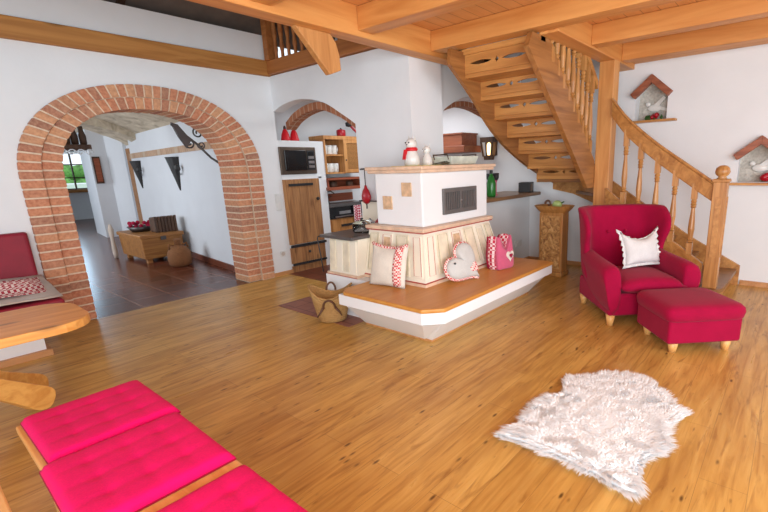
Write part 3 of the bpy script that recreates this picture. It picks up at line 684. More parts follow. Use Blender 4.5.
for sx in (-1, 1):
    for sy in (-1, 1):
        MB().hexa([(5.88+sx*.05-.01, 3.76+sy*.068-.012, 1.55), (5.88+sx*.05+.01, 3.76+sy*.068-.012, 1.55), (5.88+sx*.05+.01, 3.76+sy*.068+.012, 1.55), (5.88+sx*.05-.01, 3.76+sy*.068+.012, 1.55),
                   (5.88+sx*.068-.01, 3.76+sy*.1-.012, 1.77), (5.88+sx*.068+.01, 3.76+sy*.1-.012, 1.77), (5.88+sx*.068+.01, 3.76+sy*.1+.012, 1.77), (5.88+sx*.068-.01, 3.76+sy*.1+.012, 1.77)]).build('bar', M['darkwood'], t)
MB().lathe([(.022, 1.57), (.03, 1.62), (.03, 1.73), (.012, 1.755)], (5.88, 3.76, 0), 12).build('bulb', M['lampglow'], t, smooth=True)
B((5.94, 3.66, 1.56), (5.956, 3.86, 1.77)).build('back_plate', M['darkwood'], t)
t = thing('counter_radio', 'small black box radio at the right end of the wooden counter', 'radio', (5.75, 3.12, 1.03))
MB().box((5.70, 3.00, 1.03), (5.92, 3.17, 1.17), .25).build('case', M['black'], t, bevel=.006); MB().box((5.71, 2.98, 1.05), (5.82, 2.995, 1.15), .25, (5.81, 3.085, 1)).build('speaker_grille', M['bronze'], t)
t = thing('green_bottle', 'bright green bottle on the counter beside the stove hood', 'bottle', (4.78, 3.16, 1.03))
MB().lathe([(.05, 1.03), (.06, 1.06), (.06, 1.20), (.04, 1.27), (.02, 1.30), (.018, 1.33)], (4.88, 3.09, 0), 16).build('bottle_body', M['bottlegreen'], t, smooth=True)
MB().lathe([(.021, 1.32), (.022, 1.36), (.016, 1.365)], (4.88, 3.09, 0), 12).build('cap', M['black'], t)
gl = thing('wine_glass', 'dark-rimmed wine glass on the counter', 'glass', (4.9, 3.12, 1.03), 0, 'wine glasses on the counter')
MB().lathe([(.035, 0), (.006, .008), (.006, .17), (.02, .20)], (0, 0, 0), 12).build('stem', M['pinkcloth'], gl, world=False, smooth=True)
MB().lathe([(.018, .195), (.034, .225), (.037, .29), (.033, .29), (.02, .22)], (0, 0, 0), 12).build('cup', M['black'], gl, world=False, smooth=True)
gl.location = (5.00, 3.20, 1.03); gl['label'] = 'dark wine glass right behind the green bottle on the counter'
dup(gl, (5.09, 3.20, 1.03), 0, 'dark wine glass in the middle of the row on the counter'); dup(gl, (5.18, 3.20, 1.03), 0, 'dark wine glass furthest right in the row on the counter')

# ------------------------------------------------------------------ tiled stove
t = thing('tiled_stove', 'white and cream tiled stove with wooden wraparound bench in the room centre', 'stove', (3.4, 2.6, 0))
# bench
seat = [(2.33, 3.00), (2.33, 2.10), (2.46, 1.97), (4.36, 1.97), (4.36, 3.09), (3.0, 3.09), (2.42, 3.09)]
MB().prism(seat, 'z', .365, .40).build('bench_seat', M['benchtop'], t, bevel=.012, seg=3)
def inset(d, z): return [(2.33+d, 3.08, z), (2.33+d, 2.10+d*.8, z), (2.46+d*.6, 1.97+d, z), (4.35, 1.97+d, z), (4.35, 3.08, z)]
MB().loft([inset(.012, .27), inset(.012, .365)]).build('bench_band', M['stovewhite'], t, bevel=.004)
MB().loft([inset(.03, .262), inset(.03, .272)]).build('bench_joint', M['darkline'], t)
MB().loft([inset(.31, .0), inset(.06, .263)]).build('bench_base', M['stovewhite'], t)
MB().loft([inset(.295, 0), inset(.295, .035)]).build('bench_skirting', M['skirt'], t)
# tile body
X0, X1, Y0, Y1 = 2.82, 4.13, 2.47, 3.26
TX0, TX1, TY0 = 2.92, 3.99, 2.565
def tb(z, e=0):
    f = (z-.40)/.47
    return [(X0+(TX0-X0)*f-e, Y0+(TY0-Y0)*f-e, z), (X1+(TX1-X1)*f+e, Y0+(TY0-Y0)*f-e, z), (X1+(TX1-X1)*f+e, Y1, z), (X0+(TX0-X0)*f-e, Y1, z)]
MB().loft([tb(.40), tb(.87)]).build('tile_body', M['cream'], t)
MB().loft([tb(.40, .012), tb(.425, .012)]).build('tile_foot', M['cornice'], t); MB().loft([tb(.426, .010), tb(.434, .010)]).build('foot_line', M['redline'], t)
def box4(x0, x1, y0, y1, z0, z1): return [[(x0, y0, z), (x1, y0, z), (x1, y1, z), (x0, y1, z)] for z in (z0, z1)]
MB().loft(box4(2.885, 4.03, 2.53, 3.28, .868, .905)).build('cornice', M['cornice'], t, bevel=.008)
MB().loft(box4(2.895, 4.02, 2.54, 3.275, .858, .869)).build('cornice_line', M['redline'], t)
def facept(face, u, z, e=0):      # u along the face 0..1, e outwards
    c = tb(z)
    if face == 'R': a, b = Vector(c[0]), Vector(c[1]); o = Vector((0, -1, .2))
    else: a, b = Vector(c[0]), Vector(c[3]); o = Vector((-1, 0, .2))
    return a+(b-a)*u+o.normalized()*e
def panel(face, u0, u1, z0, z1, e0, e1, k=0):
    q = [(u0, z0), (u1, z0), (u1-k, z1), (u0+k, z1)]
    return [facept(face, u, z, e0) for u, z in q]+[facept(face, u, z, e1) for u, z in q]
def outline(face, u0, u1, z0, z1, e, mat, name, par, r=.0022):
    MB().tube([facept(face, u, z, e) for u, z in ((u0, z0), (u1, z0), (u1, z1), (u0, z1))], r, 5, True).build(name, mat, par)
for face, cells in (('R', [(.03, .115), (.155, .31), (.345, .50), (.535, .69), (.725, .84), (.87, .975)]), ('L', [(.03, .17), (.24, .47), (.53, .72), (.78, .96)])):
    for i, (a, b) in enumerate(cells):
        p = MB().hexa(panel(face, a, b, .47, .835, 0, .010)).build('tile_panel', M['creamdark'] if i % 2 else M['cream'], t, bevel=.003)
        w_ = b-a
        outline(face, a+w_*.1, b-w_*.1, .485, .82, .012, M['redline'] if i in (0, 2) else M['greenline'], 'painted_border', p)
        if i: MB().hexa(panel(face, a+w_*.2, b-w_*.2, .67 if i == 2 else .52, .80, .010, .0135)).build('inlay', M['panelwood'] if i == 2 else M['creamdark'], p)
# hood
MB().loft(box4(2.97, 4.02, 2.60, 3.19, .905, 1.39)).build('hood', M['stovewhite'], t, bevel=.012)
MB().loft(box4(3.4, 4.02, 3.0, 3.20, .4, 1.39)).build('hood_back', M['stovewhite'], t)
MB().loft(box4(2.915, 4.075, 2.545, 3.235, 1.385, 1.415)).build('mantel_moulding', M['cornice'], t, bevel=.01)
MB().loft(box4(2.90, 4.09, 2.53, 3.25, 1.413, 1.445)).build('mantel_shelf', M['cornice'], t, bevel=.008)
for (y, z) in ((2.78, 1.24), (3.03, 1.115)): MB().box((2.958, y-.06, z-.062), (2.972, y+.06, z+.062)).build('accent_tile', M['panelwood'], t, bevel=.004)
g = MB().prism([(3.25, .99), (3.79, .99), (3.79, 1.232), (3.25, 1.232)], 'y', 2.575, 2.602, [[(3.285, 1.03), (3.50, 1.03), (3.50, 1.195), (3.285, 1.195)], [(3.54, 1.03), (3.755, 1.03), (3.755, 1.195), (3.54, 1.195)]]).build('grate', M['grate'], t, bevel=.003)
for i in range(7):
    for x in (3.285, 3.54): B((x+.015+.0285*i, 2.580, 1.03), (x+.03+.0285*i, 2.59, 1.195)).build('grate_bar', M['grate'], g)
B((3.27, 2.592, 1.01), (3.77, 2.599, 1.21)).build('grate_back', M['black'], g)
MB().ball((3.52, 2.572, 1.11), .01, 8, 6).build('grate_knob', M['steel'], g)
# cooking range
t = thing('cooking_range', 'cream-panelled wood range with dark slab top left of the stove', 'range', (3.1, 3.5, 0))
MB().loft(box4(2.70, 3.46, 3.10, 3.72, 0, .395)).build('plinth', M['stovewhite'], t)
MB().loft([[(2.735, 3.262, .40), (3.46, 3.262, .40), (3.46, 3.70, .40), (2.735, 3.70, .40)], [(2.765, 3.265, .77), (3.46, 3.265, .77), (3.46, 3.69, .77), (2.765, 3.69, .77)]]).build('body', M['cream'], t)
for i in range(4): MB().hexa([(2.727+.004, 3.285+.103*i, .44), (2.727+.004, 3.375+.103*i, .44), (2.76, 3.375+.103*i, .44), (2.76, 3.285+.103*i, .44), (2.754, 3.285+.103*i, .75), (2.754, 3.375+.103*i, .75), (2.78, 3.375+.103*i, .75), (2.78, 3.285+.103*i, .75)]).build('tile_panel', M['creamdark'] if i % 2 else M['cream'], t, bevel=.003)
MB().loft(box4(2.715, 3.46, 3.255, 3.715, .395, .42)).build('foot_moulding', M['cornice'], t); MB().loft(box4(2.712, 3.46, 3.258, 3.718, .393, .400)).build('foot_line', M['redline'], t)
MB().loft(box4(2.67, 3.465, 3.24, 3.73, .775, .805)).build('slab_top', M['slab'], t, bevel=.005)
MB().tube([(2.72, 3.74, .785), (2.66, 3.74, .785), (2.645, 3.73, .765), (2.645, 3.725, .72), (2.66, 3.72, .55), (2.67, 3.72, .42)], .006, 8).build('towel_rail', M['black'], t, smooth=True)
MB().loft(box4(3.455, 3.47, 3.255, 3.95, .8, 1.07)).build('splashback', M['cream'], t); MB().tube([(3.40, 3.28, 1.08), (3.40, 3.93, 1.075)], .008, 6).build('rod', M['black'], t)
for y in (3.3, 3.9): MB().tube([(3.40, y, 1.08), (3.465, y, 1.08)], .006, 6).build('rod_bracket', M['black'], t)
t = thing('red_kettle', 'red kettle with chrome spout at the back of the dark range top', 'kettle', (3.25, 3.42, .805))
MB().lathe([(.07, .805), (.085, .82), (.08, .88), (.05, .915), (.02, .925)], (3.25, 3.42, 0), 16).build('kettle_body', M['redenamel'], t, smooth=True)
MB().tube([(3.25, 3.48, .85), (3.23, 3.56, .88), (3.22, 3.58, .91)], [.018, .014, .01], 8).build('spout', M['steel'], t, smooth=True)
MB().tube([(3.25, 3.36, .91), (3.25, 3.36, .98), (3.25, 3.42, 1.0), (3.25, 3.47, .98)], .008, 6).build('handle', M['black'], t, smooth=True)
t = thing('glass_pot', 'clear glass pot with lid on the front of the dark range top', 'pot', (2.95, 3.42, .805))
MB().lathe([(.085, .806), (.10, .82), (.10, .90), (.095, .90), (.092, .825), (.08, .815)], (2.98, 3.43, 0), 20).build('pot_body', M['glass'], t, smooth=True)
MB().lathe([(.10, .90), (.06, .925), (.015, .93), (.015, .95)], (2.98, 3.43, 0), 20).build('lid', M['greyglass'], t, smooth=True)
t = thing('utensil_rod', 'black iron hanging rod on the chimney wall left of the mantel', 'rod', (3.42, 3.75, 1.43))
MB().tube([(3.40, 3.88, 1.425), (3.40, 3.30, 1.435)], .009, 6).build('rod', M['black'], t)
for y in (3.86, 3.34): MB().tube([(3.40, y, 1.43), (3.47, y, 1.43)], .007, 6).build('rod_bracket', M['black'], t)
t = thing('bellows', 'red teardrop fire bellows hanging from the iron rod', 'bellows', (3.40, 3.80, 1.05))
MB().tube([(3.40, 3.81, 1.42), (3.40, 3.81, 1.24)], .005, 6).build('cord', M['black'], t)
MB().loft([[(3.40+sx*.022*s_, 3.81+.074*s_*c_, z) for sx, c_ in ((-1, -.7), (-1, .7), (0, 1), (1, .7), (1, -.7), (0, -1))] for z, s_ in ((1.045, .3), (1.06, .7), (1.10, 1), (1.14, 1), (1.19, .7), (1.22, .35), (1.25, .2))]).build('body', M['redenamel'], t, smooth=True)
MB().tube([(3.40, 3.81, 1.05), (3.40, 3.81, .99)], .008, 6).build('nozzle', M['black'], t)

# things on the mantel
def cat(x, y, z, s, nm, label, catg, scarf):
    t = thing(nm, label, catg, (x, y, z))
    MB().lathe([(.06*s, 0), (.075*s, .02*s), (.065*s, .09*s), (.045*s, .14*s), (.03*s, .16*s)], (x, y, z), 16).build('body', M['china'], t, smooth=True)
    h = MB().ball((x, y, z+.20*s), (.062*s, .05*s, .052*s)).build('head', M['china'], t, smooth=True)
    for sy in (-1, 1):
        MB().loft([[(x+.01*s, y+sy*.035*s-.018*s, z+.235*s), (x+.01*s, y+sy*.035*s+.018*s, z+.235*s), (x+.02*s, y+sy*.035*s, z+.235*s)], [(x+.011*s, y+sy*.04*s-.003*s, z+.275*s), (x+.011*s, y+sy*.04*s+.003*s, z+.275*s), (x+.013*s, y+sy*.04*s, z+.275*s)]]).build('ear', M['china'], h)
        MB().ball((x-.058*s, y+sy*.02*s, z+.21*s), .007*s, 6, 5).build('eye', M['black'], h)
    MB().ball((x-.064*s, y, z+.192*s), .006*s, 6, 5).build('nose', M['black'], h)
    if scarf:
        f = MB().lathe([(.05*s, .135*s), (.058*s, .15*s), (.05*s, .168*s)], (x, y, z), 14).build('scarf', M['brightred'], t, smooth=True)
        MB().hexa([(x-.075*s, y+.02*s, z+.06*s), (x-.075*s, y+.055*s, z+.06*s), (x-.062*s, y+.055*s, z+.06*s), (x-.062*s, y+.02*s, z+.06*s), (x-.06*s, y+.01*s, z+.15*s), (x-.06*s, y+.045*s, z+.15*s), (x-.045*s, y+.045*s, z+.15*s), (x-.045*s, y+.01*s, z+.15*s)]).build('scarf_end', M['brightred'], f)
    else:
        for k in range(5): MB().ball((x-.06*s+.003*k, y+(-1)**k*.02*s, z+(.03+.022*k)*s), .009*s, 6, 5).build('spot', M['black'], t)
    return t
cat(3.17, 2.88, 1.445, 1.0, 'figurine', 'white china cat figurine with a red scarf on the mantel', 'figurine', True)
cat(3.34, 2.84, 1.445, .72, 'figurine', 'small spotted white figurine right of the scarfed cat on the mantel', 'figurine', False)
tag(MB().prism([(3.03, 2.70), (3.36, 2.68), (3.40, 3.02), (3.05, 3.04)], 'z', 1.445, 1.449).build('doily', plain('yellow_doily', S(226, 214, 130), .9)), 'pale yellow doily under the figurines on the mantel', 'doily')
t = thing('leaf_dish', 'dark pointed leaf dish on the mantel beside the small figurine', 'dish', (3.55, 2.80, 1.445))
MB().loft([[(3.41+.17*u, 2.80-wd, 1.447+.05*abs(u-.2)**1.3), (3.41+.17*u, 2.80, 1.445+.012*u), (3.41+.17*u, 2.80+wd, 1.447+.05*abs(u-.2)**1.3), (3.41+.17*u, 2.80, 1.452+.012*u)] for u, wd in ((0, .005), (.15, .06), (.4, .11), (.7, .09), (.9, .04), (1, .004))]).build('dish', plain('olive_dish', S(92, 84, 58), .3), t, smooth=True)
t = thing('glass_tray', 'pale green glass serving tray with metal handles on the mantel', 'tray', (3.86, 2.86, 1.445))
MB().loft([[(3.62, 2.76, 1.446), (4.05, 2.76, 1.446), (4.05, 2.98, 1.446), (3.62, 2.98, 1.446)], [(3.59, 2.73, 1.53), (4.075, 2.73, 1.53), (4.075, 3.01, 1.53), (3.59, 3.01, 1.53)]]).build('tray_body', plain('pale_green_glass', S(222, 228, 212), .15, 0, .08, 14), t, bevel=.01)
for x in (3.60, 4.07): MB().tube([(x, 2.78, 1.50), (x+(.02 if x > 3.8 else -.02), 2.78, 1.545), (x+(.02 if x > 3.8 else -.02), 2.96, 1.545), (x, 2.96, 1.50)], .007, 6).build('handle', M['bronze'], t)

# soft cushions ----------------------------------------------------
def pillow(w_, h_, th, n=14, shape=None, ruffle=0, p=.55):
    mb = MB(); top, bot = [], []
    for j in range(n+1):
        ra, rb = [], []
        for i in range(n+1):
            u, v = 2*i/n-1, 2*j/n-1
            t_ = max(0, (1-u*u))**p*max(0, (1-v*v))**p
            x, z = u*w_/2, v*h_/2
            x *= 1-.06*(1-v*v)*abs(u); z *= 1-.06*(1-u*u)*abs(v)
            if shape: x, z = shape(u, v, x, z)
            a = mb.bm.verts.new((x, -th/2*t_, z))
            ra.append(a); rb.append(a if t_ < 1e-6 else mb.bm.verts.new((x, th/2*t_, z)))
        top.append(ra); bot.append(rb)
    for j in range(n):
        for i in range(n):
            mb.face([top[j][i], top[j][i+1], top[j+1][i+1], top[j+1][i]])
            q = [bot[j+1][i], bot[j+1][i+1], bot[j][i+1], bot[j][i]]
            if len(set(q)) == 4 and not all(bot[jj][ii] is top[jj][ii] for jj, ii in ((j, i), (j, i+1), (j+1, i), (j+1, i+1))): mb.face(q)
    return mb
def pose(loc, rz, lean=0, roll=0): return Matrix.Translation(loc) @ Matrix.Rotation(rz, 4, 'Z') @ Matrix.Rotation(lean, 4, 'X') @ Matrix.Rotation(roll, 4, 'Y')
# square cushion against the stove's left face (faces -X)
def place(mb, mat): return mb.xf(mat)
RZL = -PI/2
t = thing('square_cushion', 'square cream cushion with red gingham stripe on the stove bench', 'cushion', (2.74, 2.84, .40), 0)
PM = pose((2.715, 2.81, .59), RZL+.12, -.24)
sag = lambda u, v, x, z: (x, z-(.035*(1-u*u) if v > 0 else 0)*v)
place(pillow(.41, .40, .14, shape=sag), PM).build('cushion_body', M['creamcloth'], t, smooth=True)
mb = MB().loft([[(x, -.073*max(0, 1-(x/.205)**2)**.55*max(0, 1-(z/.2)**2)**.55-.004, z) for x in (.095, .12, .145, .17)] for z in [-.185+.0355*i for i in range(11)]], cap=False, closed=False)
o = place(mb, PM).build('gingham_stripe', M['gingham'], t, smooth=True); so = o.modifiers.new('s', 'SOLIDIFY'); so.thickness = .003
place(MB().tube([(-.195+.039*i, -.008, .185-.034*(1-(i/5-1)**2)) for i in range(11)], .015, 6), PM).build('gingham_edge', M['gingham'], t, smooth=True)
# heart cushion (faces -Y)
def heart(n=40, s=1.0):
    out = []
    for i in range(n):
        a = 2*PI*i/n; x = 16*math.sin(a)**3; z = 13*math.cos(a)-5*math.cos(2*a)-2*math.cos(3*a)-math.cos(4*a)
        out.append((x/32*s, z/32*s))
    return out
def puff(outline, th, m=7):
    mb = MB(); cx = sum(p[0] for p in outline)/len(outline); cz = sum(p[1] for p in outline)/len(outline); loops = []
    for k in range(-m, m+1):
        f = k/m; r = math.sqrt(max(.02, 1-f*f)) if abs(f) < 1 else .02
        r = (1-abs(f)**2.6)**.5 if abs(f) < 1 else .03
        loops.append([(cx+(x-cx)*max(r, .03), f*th/2, cz+(z-cz)*max(r, .03)) for x, z in outline])
    return mb.loft(loops)
t = thing('heart_cushion', 'pale grey heart cushion with red checked rim leaning on the stove', 'cushion', (3.33, 2.36, .40))
HM = pose((3.20, 2.33, .56), -.28, -.34, -.75)
place(puff(heart(48, .38), .12), HM).build('cushion_body', M['greycloth'], t, smooth=True)
place(MB().tube([(x*1.0, .02, z*1.0) for x, z in heart(48, .39)], .016, 7, True), HM).build('checked_rim', M['gingham'], t, smooth=True)
place(puff([(x+.02, z-.09) for x, z in heart(30, .10)], .016), HM @ Matrix.Translation((0, -.055, 0))).build('checked_patch', M['gingham'], t, smooth=True)
place(MB().ball((-.09, -.055, .10), .010, 8, 6), HM).build('button', M['black'], t)
# crown-shaped pink cushion with checked side
t = thing('rose_cushion', 'rose pink two-peaked cushion with checked sides and a white heart on the bench', 'cushion', (3.72, 2.30, .40))
CM = pose((3.80, 2.29, .402), -.14, -.05)
def crown(xl, xr, w0, k=1.): return smooth_pts([(xl, .0), ((xl+xr)/2, -.004), (xr, .0), (xr+.015, .10), (xr+.006, .21), (xr-.012, .325*k), (xr-.03, .315*k), ((xl+xr)/2, .185), (xl+.03, .315*k), (xl+.012, .325*k), (xl-.006, .21), (xl-.015, .10), (xl, .0)], 3)[:-1]
def pad(outline, y0, y1, r=.025):
    cx = sum(p[0] for p in outline)/len(outline); cz = sum(p[1] for p in outline)/len(outline)
    ks = [(y0, .86), (y0+r*.3, .95), (y0+r, 1), (y1-r, 1), (y1-r*.3, .92), (y1, .80)]
    return MB().loft([[(cx+(x-cx)*k, y, cz+(z-cz)*k) for x, z in outline] for y, k in ks])
place(pad(crown(-.11, .115, 0), -.075, -.01), CM).build('front', M['pinkcloth'], t, smooth=True)
place(pad(crown(-.112, .117, 0, 1.02), -.035, .085, .03), CM).build('checked_side', M['bigcheck'], t, smooth=True)
place(pad(crown(-.106, .112, 0), .07, .11), CM).build('back', M['crimsoncloth'], t, smooth=True)
place(puff([(x+.055, z+.13) for x, z in heart(30, .12)], .02), CM @ Matrix.Translation((0, -.078, 0))).build('heart_patch', M['creamcloth'], t, smooth=True)
place(puff([(x+.055, z+.13) for x, z in heart(24, .055)], .012), CM @ Matrix.Translation((0, -.091, 0))).build('heart_centre', M['crimsoncloth'], t, smooth=True)

# ------------------------------------------------------------------ floor plate and basket
tag(B((2.47, 3.14, .0), (2.86, 4.32, .006)).build('hearth_plate', M['plate'], bevel=.002), 'flat dark red hearth plate on the floor under the basket', 'plate')
t = thing('wicker_basket', 'straw basket with two looped handles on the hearth plate', 'basket', (2.52, 3.44, .006))
mb = MB(); L = []
for z, rx, ry in ((.006, .10, .085), (.02, .115, .10), (.10, .135, .115), (.21, .158, .133), (.31, .178, .15), (.305, .166, .138), (.18, .14, .116), (.05, .11, .09)):
    L.append([(2.51+1.14*rx*math.cos(a)*.66+ry*math.sin(a)*.75, 3.42-1.14*rx*math.cos(a)*.75+ry*math.sin(a)*.66, z+(.045*math.cos(2*a)*(z/.28)**2)) for a in [2*PI*i/28 for i in range(28)]])
mb.loft(L).build('basket_body', M['wicker'], t, smooth=True)
MB().tube(L[4], .009, 6, True).build('rim', M['wicker'], t, smooth=True)
def hoop(c, d, w_, h_, out): return [(c[0]+d[0]*w_*math.cos(a)+out[0]*.03*math.sin(a), c[1]+d[1]*w_*math.cos(a)+out[1]*.03*math.sin(a), c[2]+h_*math.sin(a)) for a in [PI*i/12 for i in range(13)]]
MB().tube(hoop((2.405, 3.315, .18), (.66, -.75), .055, .075, (-.75, -.66)), .010, 7).build('handle', M['brown'], t, smooth=True)
MB().tube(hoop((2.60, 3.53, .27), (.66, -.75), .045, .075, (.5, .44)), .010, 7).build('handle', M['brown'], t, smooth=True)
for s_ in (-1, 1):
    c = Vector((2.405, 3.315, .18))+Vector((.66, -.75, 0))*.055*s_
    MB().tube([c, c+Vector((.03*s_, -.02*s_, -.05)), c+Vector((.05*s_, -.03*s_+.01, -.09))], [.014, .01, .005], 6).build('handle_root', M['brown'], t, smooth=True)

# ------------------------------------------------------------------ staircase
t = thing('staircase', 'oak winder staircase with turned balusters and pierced risers', 'staircase', (5.3, 1.3, 0))
RX = [3.80, 4.07, 4.34, 4.61, 4.88, 5.14, 5.41]; RZ = [2.39, 2.21, 2.035, 1.855, 1.675, 1.495, 1.32]
def lens(c, w_, h_, n=14):
    up = [(c[0]-w_/2+w_*i/n, c[1]+h_/2*math.sin(PI*i/n)**.8) for i in range(n+1)]
    lo = [(c[0]-w_/2+w_*i/n, c[1]-h_/2*math.sin(PI*i/n)**.8) for i in range(n-1, 0, -1)]
    return up+lo
def dia(c, r): return [(c[0]-r, c[1]), (c[0], c[1]+r*1.2), (c[0]+r, c[1]), (c[0], c[1]-r*1.2)]
for i, (x, z) in enumerate(zip(RX, RZ)):
    y0, y1 = 1.93, 2.72
    hs = [lens((2.52, z), .25, .036), lens((2.16, z), .25, .036), dia((2.34, z), .022)]
    MB().prism([(y0, z-.09), (y1, z-.09), (y1, z+.09), (y0, z+.09)], 'x', x, x+.022, hs).build('riser', M['stairy'], t)
    x1 = RX[i+1]+.03 if i < 6 else x+.04
    B((x, y0, z-.13), (x1, y1, z-.09)).build('tread', M['stairy'], t, bevel=.006)
B((3.775, 1.93, 2.47), (3.84, 2.72, 2.52)).build('top_tread', M['stairy'], t)
MB().prism([(3.62, 2.50), (3.55, 2.38), (5.02, 1.14), (5.20, 1.14), (5.20, 1.44), (3.95, 2.50)], 'y', 1.88, 1.93).build('stringer', M['stringer'], t, bevel=.004)
fs = smooth_pts([(3.56, 2.36), (3.95, 2.09), (4.22, 1.855), (4.54, 1.655), (4.89, 1.495), (5.28, 1.35), (5.72, 1.215), (5.955, 1.15)], 4)
MB().prism(fs+[(5.955, 1.48), (5.45, 1.62), (5.1, 1.80), (4.7, 2.06), (4.3, 2.36), (4.1, 2.50), (3.58, 2.50)], 'y', 2.70, 2.74).build('stringer', M['stringer'], t, bevel=.004)
# winders
Pp = (5.24, 1.92)
for z, poly in ((1.23, [(5.40, 1.93), (5.915, 2.35), (5.915, 2.70), (5.40, 2.70)]), (1.055, [(5.40, 1.92), (5.915, 1.92), (5.915, 2.38)]), (.88, [(5.39, 1.92), (5.22, 1.60), (5.915, 1.62), (5.915, 1.95)])):
    MB().prism(poly, 'z', z-.04, z).build('tread', M['tread'], t, bevel=.005)
for (xa, ya), (xb, yb), za, zb in (((5.45, 1.96), (5.90, 2.33), 1.055, 1.19), ((5.41, 1.94), (5.90, 1.94), .88, 1.015)):
    MB().hexa([(xa, ya, za), (xb, yb, za), (xb+.02, yb-.01, za), (xa+.02, ya-.01, za), (xa, ya, zb), (xb, yb, zb), (xb+.02, yb-.01, zb), (xa+.02, ya-.01, zb)]).build('riser', M['stairy'], t)
def ox(y): return 4.9+(y-.6)*.28/1.28
for z, ya, yb in ((.71, 1.34, 1.66), (.535, 1.08, 1.38), (.36, .82, 1.12)):
    MB().prism([(ox(ya)+.01, ya), (5.93, ya), (5.93, yb), (ox(yb)+.01, yb)], 'z', z-.04, z).build('tread', M['tread'], t, bevel=.005)
    MB().prism([(ox(ya)+.03, ya+.03), (5.93, ya+.03), (5.93, ya+.05), (ox(ya)+.03, ya+.05)], 'z', z-.175, z-.04).build('riser', M['stairx'], t)
first = smooth_pts([(5.93, .42), (5.62, .43), (5.2, .435), (4.95, .45), (4.85, .49), (4.82, .58), (4.86, .70)], 5)
MB().prism(first+[(4.9, .86), (5.93, .86)], 'z', .148, .188).build('tread', M['tread'], t, bevel=.006)
f2 = [(x+.05 if x < 5 else x, y+.05) for x, y in first]
MB().prism(f2+[(4.93, .86), (5.93, .86)], 'z', 0, .148).build('riser', M['stairx'], t)
# outer and wall strings of the lower flight
def along(poly, th=.045):   # poly of (y,z) -> slanted board following ox
    return MB().loft([[(ox(y), y, z) for y, z in poly], [(ox(y)+th, y, z) for y, z in poly]])
along([(.64, .19), (.64, .42), (.86, .565), (1.06, .67), (1.4, .90), (1.72, 1.14), (1.72, .62), (1.3, .36), (1.0, .10)]).build('stringer', M['stairx'], t, bevel=.004)
MB().prism([(.395, 0), (.395, .225), (.61, .345), (.94, .53), (1.54, .94), (1.89, 1.18), (2.3, 1.30), (2.72, 1.45), (2.72, 1.07), (2.42, 1.01), (2.1, .88), (1.6, .5), (1.0, .1), (.9, 0)], 'x', 5.915, 5.958).build('stringer', M['stairx'], t, bevel=.004)
MB().prism([(ox(.9)+.02, .9), (ox(1.72)+.02, 1.72), (5.24, 1.74), (5.24, 1.70), (ox(1.68)+.06, 1.68), (ox(.9)+.06, .9)], 'z', 0, .36).build('under_panel', M['stairx'], t)
# newel
nw = MB().box((4.87, .50, .188), (4.99, .62, 1.22)).build('newel_post', M['stairz'], t, bevel=.006)
MB().box((4.862, .535, .50), (4.875, .585, 1.08)).build('panel_strip', M['stairx'], nw); MB().box((4.905, .492, .50), (4.955, .505, 1.08)).build('panel_strip', M['stairx'], nw)
MB().box((4.858, .488, 1.215), (5.002, .632, 1.245)).build('cap', M['stairz'], nw, bevel=.008)
MB().lathe([(.03, 1.243), (.045, 1.25), (.03, 1.262), (.055, 1.285), (.064, 1.31), (.055, 1.345), (.03, 1.366), (.005, 1.37)], (4.93, .56, 0), 18).build('ball', M['stairz'], nw, smooth=True)
# curved handrail
rz = smooth_pts([(.61, 1.14), (.85, 1.305), (1.14, 1.505), (1.37, 1.685), (1.55, 1.85), (1.70, 2.03)], 5)
def railcs(y, z, hw_, h0, h1): x = ox(y)+.02; return [(x-hw_, y, z+h0), (x+hw_, y, z+h0), (x+hw_, y, z+h1), (x-hw_, y, z+h1)]
MB().loft([railcs(y, z, .026, -.115, .045) for y, z in rz]).build('handrail', M['stairx'], t, bevel=.008)
MB().loft([railcs(y, z, .036, .045, .075) for y, z in rz]).build('handrail_cap', M['stairx'], t, bevel=.010)
def baluster(x, y, z0, z1, par, r=.028):
    H_ = z1-z0; mb = MB(); s_ = r*.95
    mb.box((x-s_, y-s_, z0), (x+s_, y+s_, z0+.16*H_)); mb.box((x-s_, y-s_, z1-.22*H_), (x+s_, y+s_, z1))
    prof = [(.6, .16), (1.1, .175), (.7, .19), (1.05, .21), (.8, .23), (1.1, .36), (.95, .48), (.65, .62), (.6, .66), (1.05, .675), (.7, .69), (1.05, .71), (.7, .73), (1.0, .75), (.7, .78)]
    mb.lathe([(r*a, z0+H_*b) for a, b in prof], (x, y, 0), 12)
    mb.build('baluster', M['stairz'], par, smooth=False)
for y, z0, z1 in ((.78, .50, 1.20), (.97, .60, 1.33), (1.155, .72, 1.46), (1.34, .85, 1.61), (1.51, .97, 1.76)): baluster(ox(y)+.022, y, z0, z1, t)
# upper balusters on the near stringer
for i in range(9):
    x = 5.06-.13*i; zb = 1.51+(5.10-x)*.755+.0; baluster(x, 1.905, zb, zb+.80, t)
MB().hexa([(3.9, 1.88, 3.20), (5.20, 1.88, 2.22), (5.20, 1.93, 2.22), (3.9, 1.93, 3.20), (3.9, 1.88, 3.28), (5.20, 1.88, 2.30), (5.20, 1.93, 2.30), (3.9, 1.93, 3.28)]).build('handrail', M['stairx'], t)
for y in (1.88, 2.72): B((3.775, y, 2.46), (3.86, y+.06, 2.515)).build('bracket', M['stairx'], t)
pp = struct('trim_8', B((5.20, 1.71, .0), (5.37, 1.88, 2.50)), M['beamz'], bevel=.008)

